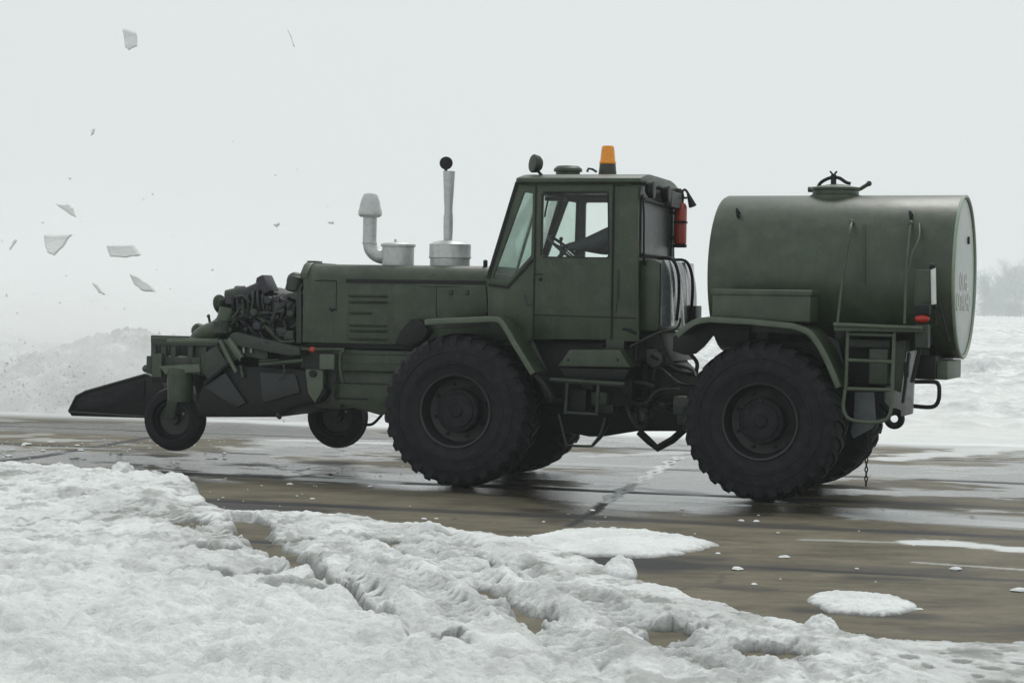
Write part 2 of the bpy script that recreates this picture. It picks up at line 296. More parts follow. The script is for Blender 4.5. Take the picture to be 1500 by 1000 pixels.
# --- runway sheet: fine where it is seen, wetness, slush film, puddle glint, tar and painted shade stored per vertex
def runway_mat():
    m = bpy.data.materials.new('wet_concrete'); m.use_nodes = True; t = m.node_tree; p = t.nodes['Principled BSDF']; N = t.nodes.new; L = t.links.new
    tc = N('ShaderNodeTexCoord'); A = {}
    for n in ('wet', 'slush', 'tar'):
        a = N('ShaderNodeAttribute'); a.attribute_name = n; A[n] = a.outputs['Fac']
    mp = N('ShaderNodeMapping'); mp.inputs['Rotation'].default_value = (0, 0, SL); mp.inputs['Scale'].default_value = (.8, 1.5, 1); L(tc.outputs['Object'], mp.inputs[0])
    n1 = N('ShaderNodeTexNoise'); n1.inputs['Scale'].default_value = 1.7; n1.inputs['Detail'].default_value = 12; n1.inputs['Roughness'].default_value = .75; L(mp.outputs[0], n1.inputs['Vector'])
    r1 = N('ShaderNodeMapRange'); r1.inputs[1].default_value = .38; r1.inputs[2].default_value = .62; L(n1.outputs['Fac'], r1.inputs[0])
    c1 = N('ShaderNodeMix'); c1.data_type = 'RGBA'; c1.inputs[6].default_value = (.100, .088, .060, 1); c1.inputs[7].default_value = (.225, .200, .138, 1); L(r1.outputs[0], c1.inputs[0])
    n3 = N('ShaderNodeTexNoise'); n3.inputs['Scale'].default_value = 95; n3.inputs['Detail'].default_value = 4; L(tc.outputs['Object'], n3.inputs['Vector'])
    c3 = N('ShaderNodeMix'); c3.data_type = 'RGBA'; c3.blend_type = 'MULTIPLY'; c3.inputs[0].default_value = .55; L(c1.outputs[2], c3.inputs[6]); L(n3.outputs['Color'], c3.inputs[7])
    cw = N('ShaderNodeMix'); cw.data_type = 'RGBA'; L(A['wet'], cw.inputs[0]); L(c3.outputs[2], cw.inputs[6])
    cd_ = N('ShaderNodeMix'); cd_.data_type = 'RGBA'; cd_.blend_type = 'MULTIPLY'; cd_.inputs[0].default_value = 1; cd_.inputs[7].default_value = (.42, .42, .45, 1); L(c3.outputs[2], cd_.inputs[6]); L(cd_.outputs[2], cw.inputs[7])
    ct = N('ShaderNodeMix'); ct.data_type = 'RGBA'; L(A['tar'], ct.inputs[0]); L(cw.outputs[2], ct.inputs[6]); ct.inputs[7].default_value = (.022, .023, .026, 1)
    cl = N('ShaderNodeMix'); cl.data_type = 'RGBA'; L(A['slush'], cl.inputs[0]); L(ct.outputs[2], cl.inputs[6]); cl.inputs[7].default_value = (.70, .73, .73, 1)
    L(cl.outputs[2], p.inputs['Base Color'])
    ro = N('ShaderNodeMapRange'); ro.inputs[3].default_value = .62; ro.inputs[4].default_value = .12; L(A['wet'], ro.inputs[0])
    r2 = N('ShaderNodeMix'); r2.data_type = 'FLOAT'; L(A['slush'], r2.inputs[0]); L(ro.outputs[0], r2.inputs[2]); r2.inputs[3].default_value = .6
    r3 = N('ShaderNodeMix'); r3.data_type = 'FLOAT'; L(A['tar'], r3.inputs[0]); L(r2.outputs[0], r3.inputs[2]); r3.inputs[3].default_value = .55
    L(r3.outputs[0], p.inputs['Roughness'])
    sp = N('ShaderNodeMapRange'); sp.inputs[3].default_value = .12; sp.inputs[4].default_value = .42; L(A['wet'], sp.inputs[0])
    s2 = N('ShaderNodeMix'); s2.data_type = 'FLOAT'; L(A['tar'], s2.inputs[0]); L(sp.outputs[0], s2.inputs[2]); s2.inputs[3].default_value = .12; L(s2.outputs[0], p.inputs['Specular IOR Level'])
    bp = N('ShaderNodeBump'); bp.inputs['Strength'].default_value = .4; bp.inputs['Distance'].default_value = .006; L(n3.outputs['Fac'], bp.inputs['Height']); L(bp.outputs[0], p.inputs['Normal'])
    return m
xs = spread(-60, 60, -9, 7.5, .035); ys = spread(2, 40, 9.5, 29, .035)
X, Y = np.meshgrid(xs, ys); U, V = uv(X, Y)
wob = fbm(U * .5, V * .5, 3) * .05 + fbm(U * 3, V * 3, 4) * .025
tar_shade = np.zeros(X.shape)
for i, j in enumerate(JOINTS):
    wd = (.085 + .04 * fbm(U * 1.3, V * 0 + j, 60 + i)) * (1.6 if i in (1, 2) else 1)
    tar_shade = np.maximum(tar_shade, (1 - sstep(wd * .5, wd * 1.5, np.abs(V + wob - j))) * (.75 + .25 * sstep(-.3, .1, fbm(U * .8, V, 70 + i))))
for (a, b), wd in (((cj0, cj1), .036), ((G(270, 632), G(60, 668)), .07), ((G(60, 668), G(-60, 682)), .1)):
    d, s = polydist(X + wob, Y, [a, b]); tar_shade = np.maximum(tar_shade, 1 - sstep(wd * .6, wd * 1.6, d))
crack = np.abs(fbm(U * .7 + 5, V * .9, 12, 4)) ; cm = sstep(.1, .4, fbm(U * .4, V * .6, 15, 2))
tar_shade = np.maximum(tar_shade, (1 - sstep(.008, .02, crack)) * cm * .75)
wet = sstep(-.03, .16, fbm(U * .6, V * 1.0, 21, 6, .6) + .12 * sstep(15.5, 19, V))
wet = np.maximum(wet * sstep(16.7, 17.7, V), 0)
d, s = polydist(X, Y, [G(430, 690), G(640, 706), G(900, 730), G(1060, 745)]); wet = np.maximum(wet, 1 - sstep(.35, 1.0, d + .3 * fbm(U, V * 3, 5)))
d, s = polydist(X, Y, [G(930, 742), G(1230, 748), G(1500, 765)]); wet = np.maximum(wet, 1 - sstep(.3, .7, d + .3 * fbm(U, V * 3, 6)))
d, s = polydist(X, Y, [G(1000, 640), G(860, 760)]); wet = np.maximum(wet, .8 * (1 - sstep(.2, .8, d + .3 * fbm(U, V * 3, 6))))
d, s = polydist(X, Y, [G(310, 738), G(430, 748)]); wet = np.maximum(wet, 1 - sstep(.15, .4, d)); tar_shade = np.maximum(tar_shade, .7 * (1 - sstep(.12, .38, d + .15 * fbm(U * 2, V * 4, 5))))
d, s = polydist(X, Y, [G(800, 804), G(960, 826)]); tar_shade = np.maximum(tar_shade, .95 * (1 - sstep(.22, .55, d + .15 * fbm(U * 2, V * 4, 5))))
for a, b, wd, st in ((( 900, 826), (1390, 836), .22, .55), ((1250, 845), (1335, 848), .10, .75), ((1060, 858), (1120, 862), .12, .5), ((1190, 893), (1350, 902), .14, .75), ((780, 806), (1040, 818), .16, .7), ((1350, 923), (1500, 921), .1, .45)):
    d, s = polydist(X, Y, [G(*a), G(*b)]); k = st * (1 - sstep(wd * .3, wd * 1.5, d + .35 * wd * fbm(U * 3, V * 5, 8))); tar_shade = np.maximum(tar_shade, k)
slush = sstep(.14, .30, fbm(U * .7, V * 1.3, 31, 6, .62)) * sstep(18.2, 21, V) * .38
slush = np.maximum(slush, sstep(-.1, .22, fbm(U * .5, V * 1.0, 33, 6, .62) + .22) * sstep(21.5, 26.5, V) * sstep(-3, 3, U + 2) * .9)
slush = np.maximum(slush, sstep(24.6, 26.6, V + .9 * fbm(U * .3, V * .8, 35)))
def streak(a, b, wd, st, seed):
    global slush
    d, s = polydist(X, Y, [G(*a), G(*b)])
    slush = np.maximum(slush, st * (1 - sstep(wd * .55, wd * 1.05, d + wd * 1.1 * fbm(U * 2.2, V * 3.4, seed, 5, .62))))
for k, a in enumerate([((430, 700), (560, 706), .22, .7), ((520, 684), (580, 690), .3, .45), ((915, 736), (1080, 740), .17, .85), ((1370, 795), (1500, 803), .24, .8), ((1180, 790), (1370, 796), .07, .3),  # last two streaks here put a puddle's sky reflection into the slush colour
      ((1340, 823), (1500, 834), .035, .35), ((1290, 757), (1500, 768), .3, .45), ((1300, 672), (1500, 655), .35, .7), ((1300, 700), (1500, 690), .25, .3), ((310, 625), (420, 628), .35, .8), ((420, 644), (560, 649), .2, .7),
      ((860, 668), (1000, 662), .2, .5), ((800, 698), (930, 706), .25, .35), ((930, 715), (1010, 722), .2, .4), ((0, 640), (60, 636), .3, .25), ((0, 606), (100, 604), .6, .5), ((400, 678), (470, 680), .15, .4)]): streak(*a, 40 + k)
d, s = polydist(X + wob * .6, Y, [cj0, cj1]); slush = np.maximum(slush, (1 - sstep(.018, .045, np.abs(d - .02 + .03 * np.sin(s * 9) + .03 * fbm(X * 6, Y * 3, 77)))) * sstep(.5, 1.5, s + .8) * .8 * (s < 6)); slush = np.clip(slush, 0, 1)
for a, b, wd in (((90, 626), (440, 634), 1.25), ((330, 622), (560, 640), .6), ((590, 690), (800, 694), .5)):
    d, s = polydist(X, Y, [G(*a), G(*b)]); k = 1 - sstep(wd * .55, wd, d + .45 * wd * fbm(U * 1.1, V * 1.4, 88, 5, .6)); slush = slush * (1 - .93 * k); wet = np.maximum(wet, k); tar_shade = np.maximum(tar_shade, .35 * k)  # ground under blower and front wheels darkened, shade painted into the tar mask
tar_shade = tar_shade * (1 - .75 * slush)
Z = -.006 * tar_shade
o = grid_mesh('runway', xs, ys, Z, runway_mat(), {'wet': wet, 'slush': slush, 'tar': tar_shade}); tag(o, kind='structure')

# --- base ground to the horizon
gb = B(); gb.box(-2400, 2400, -60, 2400, -.5, -.06); o = gb.obj('ground', M['farsnow']); tag(o, kind='structure')

# --- snow field beyond the runway (its own rolling sheet, slab directions)
us = spread(-320, 380, -22, 22, .16, 1.06); vs = spread(24, 900, 25, 50, .14, 1.035)
U2, V2 = np.meshgrid(us, vs)
h = .02 + .05 * sstep(27, 33, V2) + .16 * sstep(30, 60, V2) * (fbm(U2 * .05, V2 * .22, 51, 5)) + .05 * fbm(U2 * .35, V2 * 1.1, 52, 5)
h += .32 * sstep(36, 48, V2) * sstep(.1, .5, fbm(U2 * .04 + 3, V2 * .12, 55, 4)) * (1 + .6 * fbm(U2 * .8, V2 * .8, 57, 4, bil=True))
rdg = np.exp(-((V2 - 47 - .05 * U2) / 2.2) ** 2) * .35 * (1 + .8 * fbm(U2 * .5, V2 * .7, 58, 5, bil=True)); h += rdg
h += np.exp(-((V2 - 34 - .02 * U2) / 1.1) ** 2) * .07 * (1 + 1.2 * fbm(U2 * .8, V2 * 1.4, 59, 5, bil=True))
h += np.exp(-((V2 - 38.5 - .03 * U2) / 1.5) ** 2) * .30 * sstep(1, 7, U2) * (1 + 1.1 * fbm(U2 * .7, V2 * 1.1, 64, 6, .6, bil=True)) + np.exp(-((V2 - 31.5) / .8) ** 2) * .10 * sstep(1, 6, U2) * (1 + 1.4 * fbm(U2 * 1.1, V2 * 1.6, 65, 6, .6, bil=True))
edge = sstep(25.6, 27.4, V2 + .8 * fbm(U2 * .35, V2 * .8, 53)); h = np.where(V2 < 60, h * edge - .03 * (1 - edge), h)
# clods thrown up around the left
cl = fbm(U2 * 2.4, V2 * 2.4, 62, 4, bil=True); h += np.clip(cl, 0, 1) * .10 * sstep(27, 30, V2) * (1 - sstep(60, 90, V2))
o = grid_mesh('snow_field', us, vs, h, M['farsnow'], rotz=-SL); tag(o, kind='structure')

# --- foreground snow with its ragged edge and tyre tracks
EP = [G(*p) for p in ((-140, 684), (0, 688), (80, 690), (170, 697), (235, 703), (286, 714), (300, 738), (340, 748), (450, 752), (520, 757), (560, 764), (640, 774), (700, 782), (770, 790), (800, 801), (870, 824), (920, 846), (985, 862), (1010, 876), (1060, 884), (1100, 900), (1150, 908), (1210, 928), (1250, 936), (1300, 938), (1400, 941), (1500, 939), (1640, 944))]
ex = np.array([p[0] for p in EP]); ey = np.array([p[1] for p in EP]); od = np.argsort(ex); ex, ey = ex[od], ey[od]
xs = spread(-14, 10, -5.3, 3.3, .0125, 1.15); ys = spread(1, 21.6, 8.5, 20.2, .022, 1.2)
X, Y = np.meshgrid(xs, ys)
sd_ = np.interp(X, ex, ey) - Y
sdn = sd_ + .22 * fbm(X * 1.6, Y * 1.0, 81, 5) + .12 * fbm(X * 8, Y * 4, 82, 5, .65)
slushy = np.zeros(X.shape); bare = np.zeros(X.shape)
th = .031 + .014 * fbm(X * .9, Y * .8, 83, 4)
left = sstep(1.2, -1.2, X - (Y - 9) * -.1) * sstep(14.5, 9.5, Y)
th = th + .07 * left + .05 * sstep(15.5, 17.5, Y) * sstep(-2.2, -3, X) + .02 * sstep(12.5, 11.4, Y + X * .9)
right = sstep(1.7, 2.1, X); th = th * (1 - .65 * right)
def band(pts, wd, amt, seed, tread=0, tf=7.0):
    """sinks a wheel track along a ground path; tread leaves cross ribs"""
    global th, slushy
    d, s = polydist(X, Y, [G(*p) for p in pts]); k = 1 - sstep(wd * .55, wd, d + wd * .35 * fbm(X * 4, Y * 3, seed))
    rim = np.exp(-((d - wd * 1.15) / (wd * .3)) ** 2) * .022
    rib = np.sin(s * 2 * math.pi * tf + 5 * d / wd + 1.5 * fbm(X * 3, Y * 3, seed + 1)) * tread
    th = th * (1 - k * amt) + rim * amt + k * rib
    if tread: slushy = np.maximum(slushy, k * (.10 + .85 * sstep(.2, .9, -rib / tread) * sstep(-.25, .1, fbm(X * 2.2, Y * 1.6, seed + 7, 4))))
def pit(px, py, rx, ry, dep, seed):
    global th, slushy
    gx, gy = G(px, py); sy = gy * gy / (EYE * FPX) * ry; sx = gy / FPX * rx
    q = np.hypot((X - gx) / sx, (Y - gy) / sy) + .95 * fbm(X * 9, Y * 5, seed, 5, .6); th = th - dep * (1 - sstep(.45, 1.05, q)); slushy = np.maximum(slushy, .75 * (1 - sstep(.7, 1.35, q)))
band([(355, 765), (385, 800), (440, 845), (460, 862)], .10, .95, 90, .0)
band([(460, 862), (500, 885), (550, 915)], .07, .8, 91, .01)
band([(560, 780), (620, 815), (700, 865), (800, 935), (860, 985)], .22, .6, 92, .017, 8)
band([(640, 790), (720, 830), (860, 890), (1000, 960), (1060, 1000)], .18, .6, 94, .018, 8)
band([(200, 750), (330, 790), (480, 860), (600, 940), (680, 1000)], .16, .35, 96, .010, 8)
band([(420, 765), (470, 800), (560, 850), (700, 930)], .15, .5, 97, .017, 9)
band([(100, 740), (300, 775), (420, 820)], .35, .3, 98, .006, 9)
for a in ((370, 778, 22, 12, .12, 1), (275, 775, 40, 9, .10, 2), (330, 820, 60, 8, .08, 3), (360, 862, 80, 7, .07, 4), (640, 965, 40, 12, .10, 5), (985, 935, 66, 11, .11, 6), (965, 945, 26, 9, .09, 15), (1130, 966, 58, 11, .11, 7), (1105, 978, 26, 9, .09, 17), (770, 912, 36, 10, .09, 8),
          (690, 880, 40, 8, .07, 9), (560, 800, 28, 6, .06, 10), (440, 798, 26, 7, .06, 11), (570, 845, 40, 6, .07, 12), (420, 900, 60, 7, .05, 13), (480, 880, 26, 8, .09, 14), (930, 800, 30, 6, .05, 16)): pit(*a)
for a in ((1333, 972, 14, 3), (1360, 985, 9, 3), (1412, 974, 18, 3), (1380, 962, 8, 2), (1450, 984, 16, 3), (1492, 976, 12, 3), (1462, 962, 7, 2), (1330, 990, 8, 3), (1431, 995, 10, 3)): pit(*a, .007, 120 + a[0])
for pts, wd, am in (([(352, 768), (372, 778), (392, 803), (440, 843), (462, 862)], .13, 1), ([(462, 862), (482, 874), (505, 888), (530, 905), (560, 922)], .085, 1), ([(690, 815), (720, 835), (760, 855)], .045, .95), ([(700, 868), (760, 900), (800, 935)], .06, .95), ([(560, 800), (620, 835)], .03, .7), ([(940, 800), (1000, 806)], .03, .0)):
    d, s = polydist(X, Y, [G(*p) for p in pts]); bare = np.maximum(bare, am * (1 - sstep(wd * .6, wd * 1.25, d + wd * .9 * fbm(X * 7, Y * 4, int(wd * 999), 5, .6))))
slushy = np.maximum(slushy, .7 * sstep(.05, .5, bare))
lump = fbm(X * 3.4, Y * 2.2, 101, 4, .5, bil=True); mid = fbm(X * 8.5, Y * 5.5, 102, 4, .55, bil=True); fine = fbm(X * 24, Y * 15, 103, 3, .55, bil=True); und = fbm(X * .9, Y * .7, 105, 4)
amp = (1 - .72 * right); k_ = np.clip(th / .04, .3, 1.3)
big = fbm(X * 1.9 + 4, Y * 1.5, 115, 3, .5)
h = th + (.024 + .022 * left) * amp * np.tanh(lump * 1.5) * k_ + .018 * amp * mid * k_ + .008 * amp * fine + (.012 + .05 * left) * und + .055 * left * big
sp = sstep(.0, .34, fbm(X * 5.5, Y * 4.2, 110, 5, .65)) * .46 + sstep(.05, .45, -mid) * .38
sp = sp * (1 - .75 * left) + .30 * sstep(.0, .35, fbm(X * 1.1, Y * 1.6, 113, 4)) * (1 - left)
h = h * (1 - bare) - .015 * bare
sp = np.maximum(sp, .62 * sstep(-.02, .25, fbm(X * 2.6, Y * 3.4, 117, 5, .62)) * np.exp(-(((X + 1.3) / 1.1) ** 2 + ((Y - 13.2) / 1.6) ** 2))); sp = np.maximum(sp, .50 * sstep(.02, .3, fbm(X * 3.2, Y * 3.0, 118, 5, .62)) * sstep(-.6, .6, X) * (1 - right))
slushy = np.clip(np.maximum(slushy, sp) * (1 - .3 * sstep(.02, .05, lump * .05)) + .16 * right, 0, .9)
h = np.maximum(h, -.05)
lip = 1 - np.exp(-np.maximum(sdn, 0) / .09)
h = np.where(sdn > 0, h * lip + .004 * (1 - lip), -.04)
h = np.where(sdn > 0, h, -.04)
o = grid_mesh('snow_bank', xs, ys, h, M['snow'], {'slushy': slushy}, keep=(sdn > -.15) & (h > -.049)); tag(o, kind='structure')

# --- low snow patches and single lumps on the concrete
def mound(name, px, py, rx, ry, hh, seed, label, cat, grp=None, n=110, pw=.5, lumpy=.35, fin=.25):
    gx, gy = G(px, py); sx = gy / FPX * rx; sy = max(sx * .35, gy * gy / (EYE * FPX) * ry)
    a = np.linspace(-1.15, 1.15, n); A, Bq = np.meshgrid(a, a); r = np.hypot(A, Bq) + .16 * fbm(A * 2.5 + seed, Bq * 2.5, seed, 4)
    z = hh * np.clip(1 - r ** 2.6, -.2, 1) ** 1 if False else hh * np.sign(1 - r) * np.abs(1 - np.minimum(r, 1.4) ** 2) ** pw
    z = z * (1 + lumpy * fbm(A * sx * 9, Bq * sy * 7, seed + 3, 5, bil=True) + fin * fbm(A * sx * 22, Bq * sy * 14, seed + 9, 3, bil=True)); z = np.maximum(z, -.02)
    m = grid_mesh(name, a * sx, a * sy, z, M['snow'], loc=(gx, gy, 0), keep=r < 1.1)
    return tag(m, label, cat, grp)
mound('snow_patch', 905, 795, 138, 19, .048, 5, 'long flat snow patch on wet concrete beyond the near snow edge, beside the joint', 'snow patch')
mound('snow_patch', 1262, 884, 78, 16, .036, 9, 'small isolated oval snow patch on the brown concrete at lower right', 'snow patch')
mound('snow_lump', 908, 844, 27, 7, .11, 13, 'rounded snow lump at the edge of the near snow, just below the long patch', 'snow lump', n=60, lumpy=.3, pw=.55, fin=.08)
mound('snow_lump', 1203, 928, 27, 6, .09, 19, 'rounded snow lump on the near snow edge, below the isolated oval patch', 'snow lump', n=60, lumpy=.3, pw=.55, fin=.08)
mound('snow_lump', 180, 700, 17, 3, .14, 23, 'pointed snow lump standing on the left snow edge', 'snow lump', n=40, lumpy=.3)

# --- heap of churned snow behind the blower
def heap():
    us = np.linspace(-6.5, 5.8, 420); vs = np.linspace(-3.3, 3.3, 220); U, V = np.meshgrid(us, vs)
    prof = np.interp(us, [-6.5, -5, -3.4, -2.6, -1.7, -.9, -.1, .7, 1.6, 2.6, 4.2, 5.8], [.7, .75, .80, .72, .62, .86, 1.18, 1.34, 1.12, 1.0, .6, .0])[None, :]
    z = prof * np.clip(1 - (np.abs(V) / 3.2) ** 1.2, -.1, 1) * (1 + .18 * fbm(U * .9, V * .9, 141, 3))
    z += (.26 * fbm(U * 2.1, V * 2.1, 142, 5, .55) + .11 * fbm(U * 7, V * 6, 143, 4, .6, bil=True)) * np.clip(z * 1.6, 0, 1)
    # slabs of crust breaking the surface
    z += .10 * np.round(2 * fbm(U * 2.3, V * 2.3, 146, 2)) / 2 * np.clip(z * 1.6, 0, 1)
    c = AT(125, 600, 32.6); z *= .84
    o = grid_mesh('snow_heap', us, vs, np.maximum(z, -.08), M['heap'], loc=(c.x, c.y, 0), rotz=-SL, keep=z > -.05)
    return tag(o, 'dirty churned snow heap half hidden in blown spray behind the plough nose', 'snow heap')
heap()

# =================================================================== ICE AND SNOW PIECES
def shard(name, px, py, Y, outline, thick, label, grp=None, tilt=.3, mt='ice'):
    """a flying plate of snow crust, real thickness, broken edge"""
    c = AT(px, py, Y); k = Y / FPX; b = B(); rnd = random.Random(int(px * 7 + py)); pts = []
    n = len(outline)
    for i in range(n):
        p, q = outline[i], outline[(i + 1) % n]
        for t in (0, .33, .66): pts.append(((p[0] + (q[0] - p[0]) * t + rnd.uniform(-.9, .9)) * k, -(p[1] + (q[1] - p[1]) * t + rnd.uniform(-.9, .9)) * k))
    m = len(pts); cx = sum(p[0] for p in pts) / m; cz = sum(p[1] for p in pts) / m
    v = []
    for s_, sc in ((-1, .82), (-.3, 1), (.4, .97), (1, .78)):
        for x, z in pts: xx, zz = cx + (x - cx) * sc, cz + (z - cz) * sc; v.append((xx, s_ * thick / 2 + tilt * zz, zz))
    v += [(cx, -thick * .7, cz), (cx, thick * .7, cz)]
    f = []
    for l in range(3): f += [(l * m + i, l * m + (i + 1) % m, (l + 1) * m + (i + 1) % m, (l + 1) * m + i) for i in range(m)]
    f += [(4 * m, (i + 1) % m, i) for i in range(m)] + [(4 * m + 1, 3 * m + i, 3 * m + (i + 1) % m) for i in range(m)]
    b.add(v, f); o = b.obj(name, M[mt], loc=c, sharp=25); return tag(o, label, 'snow chunk', grp)
GF = 'pieces of snow crust flying in the air'
S = 'snow_shard'
shard(S, 190, 58, 21, [(-12, -16), (9, -11), (13, 10), (0, 17), (-5, 12)], .05, 'squarish pale snow shard flying highest at upper left', GF)
shard(S, 427, 56, 21, [(-7, -14), (-3, -9), (6, 14), (2, 10)], .03, 'thin sliver of snow crust flying high above the engine', GF)
shard(S, 98, 307, 21, [(-17, -8), (2, -8), (10, -2), (16, 12), (2, 5)], .05, 'pointed snow shard flying above the darker triangular one at left', GF)
shard(S, 81, 356, 20, [(-19, -12), (22, -14), (12, 6), (2, 19), (-8, 14), (-15, 3)], .07, 'large triangular grey snow shard pointing downwards at far left', GF, tilt=.8)
shard(S, 182, 367, 21, [(-27, -7), (12, -9), (27, 7), (4, 10), (-20, 9)], .06, 'wide flat snow shard level with the grey triangular one', GF, tilt=.5)
shard(S, 208, 414, 21, [(-20, -13), (-4, -7), (12, 2), (24, 14), (6, 13), (-10, 4)], .06, 'long slanting snow shard flying lowest above the plough', GF, tilt=.5)
shard(S, 144, 423, 21, [(-10, -10), (0, -4), (11, 9), (2, 6)], .04, 'small slanting snow sliver left of the long lowest shard', GF)
shard(S, 136, 194, 21, [(-2, -5), (3, -6), (2, 3), (-3, 5)], .04, 'tiny snow flake alone between the two rows of shards', GF)
shard(S, 406, 329, 21, [(-5, -1), (3, -4), (4, 0), (-1, 4)], .04, 'tiny snow crumb flying left of the intake pipe', GF)
shard(S, 19, 358, 21, [(3, -8), (6, -6), (-3, 8), (-5, 6)], .03, 'narrow snow sliver flying at the left edge', GF)
shard(S, 484, 326, 21, [(-5, -2), (5, -2), (4, 2), (-3, 2)], .03, 'tiny snow crumb flying just left of the intake cap', GF)
rnd = random.Random(3)
crumb_mesh = []
for k in range(6):
    b = B(); b.ball((0, 0, 0), 1, 7, (1, .8, .7)); b.v = [(x * rnd.uniform(.7, 1.2), y * rnd.uniform(.7, 1.2), z * rnd.uniform(.6, 1.2)) for x, y, z in b.v]
    o = b.obj('ice_crumb', M['snow' if k < 3 else 'ice'], sharp=20); crumb_mesh.append(o.data); bpy.data.objects.remove(o)
M['snowpure'] = snow_mat('crumb_snow', z0=-1000, z1=-900, bump=.3)
for me in crumb_mesh[:3]: me.materials[0] = M['snowpure']
def crumb(p, r, label, grp, name, air):
    o = bpy.data.objects.new(name, crumb_mesh[rnd.randrange(3) + (3 if air else 0)]); COL.objects.link(o); o.location = p
    o.scale = (r, r * .8, r * (.8 if air else .42)); o.rotation_euler = (0, 0, rnd.uniform(0, 6)); tag(o, label, 'snow chunk' if air else 'ice crumb', grp)
for (x, y) in [(211, 293), (105, 262), (122, 327), (139, 328), (60, 329), (4, 351), (222, 285), (403, 254), (434, 249), (478, 300), (361, 278), (340, 205), (308, 398), (254, 347), (138, 388), (231, 393), (95, 402), (52, 433), (88, 445), (181, 451), (152, 452), (24, 461), (30, 450), (250, 420), (330, 330),]:
    crumb(AT(x + rnd.uniform(-3, 3), y + rnd.uniform(-3, 3), rnd.uniform(20, 27)), rnd.uniform(.008, .020), 'tiny crumb of snow flying in the air before the sky', 'snow crumbs in the air', 'snow_crumb', True)
for k in range(150):
    if k < 95: x, y = rnd.uniform(0, 330), 640 + abs(rnd.gauss(0, 22)) + rnd.uniform(0, 10); y = min(y, 690)
    elif k < 128: x, y = rnd.uniform(300, 620), rnd.uniform(680, 745)
    else: x = rnd.uniform(620, 1500); y = rnd.uniform(742, 770 + (x - 620) * .16)
    big = rnd.random() ** 3; gx, gy = G(x, y); r = .010 + .035 * big
    crumb((gx, gy, r * .12), r, 'small white crumb of snow lying on the wet concrete', 'snow crumbs on the concrete', 'ice_crumb', False)
for x, y, r in ((1080, 834, .055), (1400, 834, .05), (1086, 763, .035), (1108, 764, .04), (1052, 811, .03), (1105, 856, .03), (1345, 893, .03), (1495, 866, .06), (1255, 833, .02), (38, 651, .06), (75, 648, .05), (108, 671, .06), (118, 660, .05), (12, 668, .05)):
    gx, gy = G(x, y); crumb((gx, gy, r * .12), r, 'larger white piece of snow lying on the wet concrete', 'larger snow pieces on the concrete', 'snow_piece', False)

# snow spray: thousands of grains thrown up (nobody could count them)
def spray():
    r = np.random.default_rng(5); n = 5200; V = []; Fc = []; c = AT(160, 600, 30.0)
    t = r.random(n); u = r.normal(0, 2.6, n) - .6; v = r.uniform(-3.2, .6, n); hh = np.abs(r.normal(0, .36, n)) * np.exp(-(u / 5) ** 2) + r.random(n) * .4
    s = r.uniform(.004, .016, n) * np.where(r.random(n) < .05, 1.9, 1)
    base = np.array([[1, 0, -.5], [-.6, .8, -.5], [-.6, -.8, -.4], [0, 0, 1]])
    q = r.normal(size=(n, 4, 3)) * .3 + base[None]; P_ = q * s[:, None, None] + np.stack([u, v, hh + .05], -1)[:, None, :]
    me = bpy.data.meshes.new('snow_spray'); f = [(4 * i + a, 4 * i + b_, 4 * i + d) for i in range(n) for a, b_, d in ((0, 1, 2), (0, 1, 3), (1, 2, 3), (2, 0, 3))]
    me.from_pydata(P_.reshape(-1, 3).tolist(), [], f); me.materials.append(M['snowpure']); o = bpy.data.objects.new('snow_spray', me); COL.objects.link(o)
    o.location = (c.x, c.y, 0); o.rotation_euler.z = -SL; tag(o, 'fine grains of snow thrown up beside the plough', 'snow spray', kind='stuff')
spray()
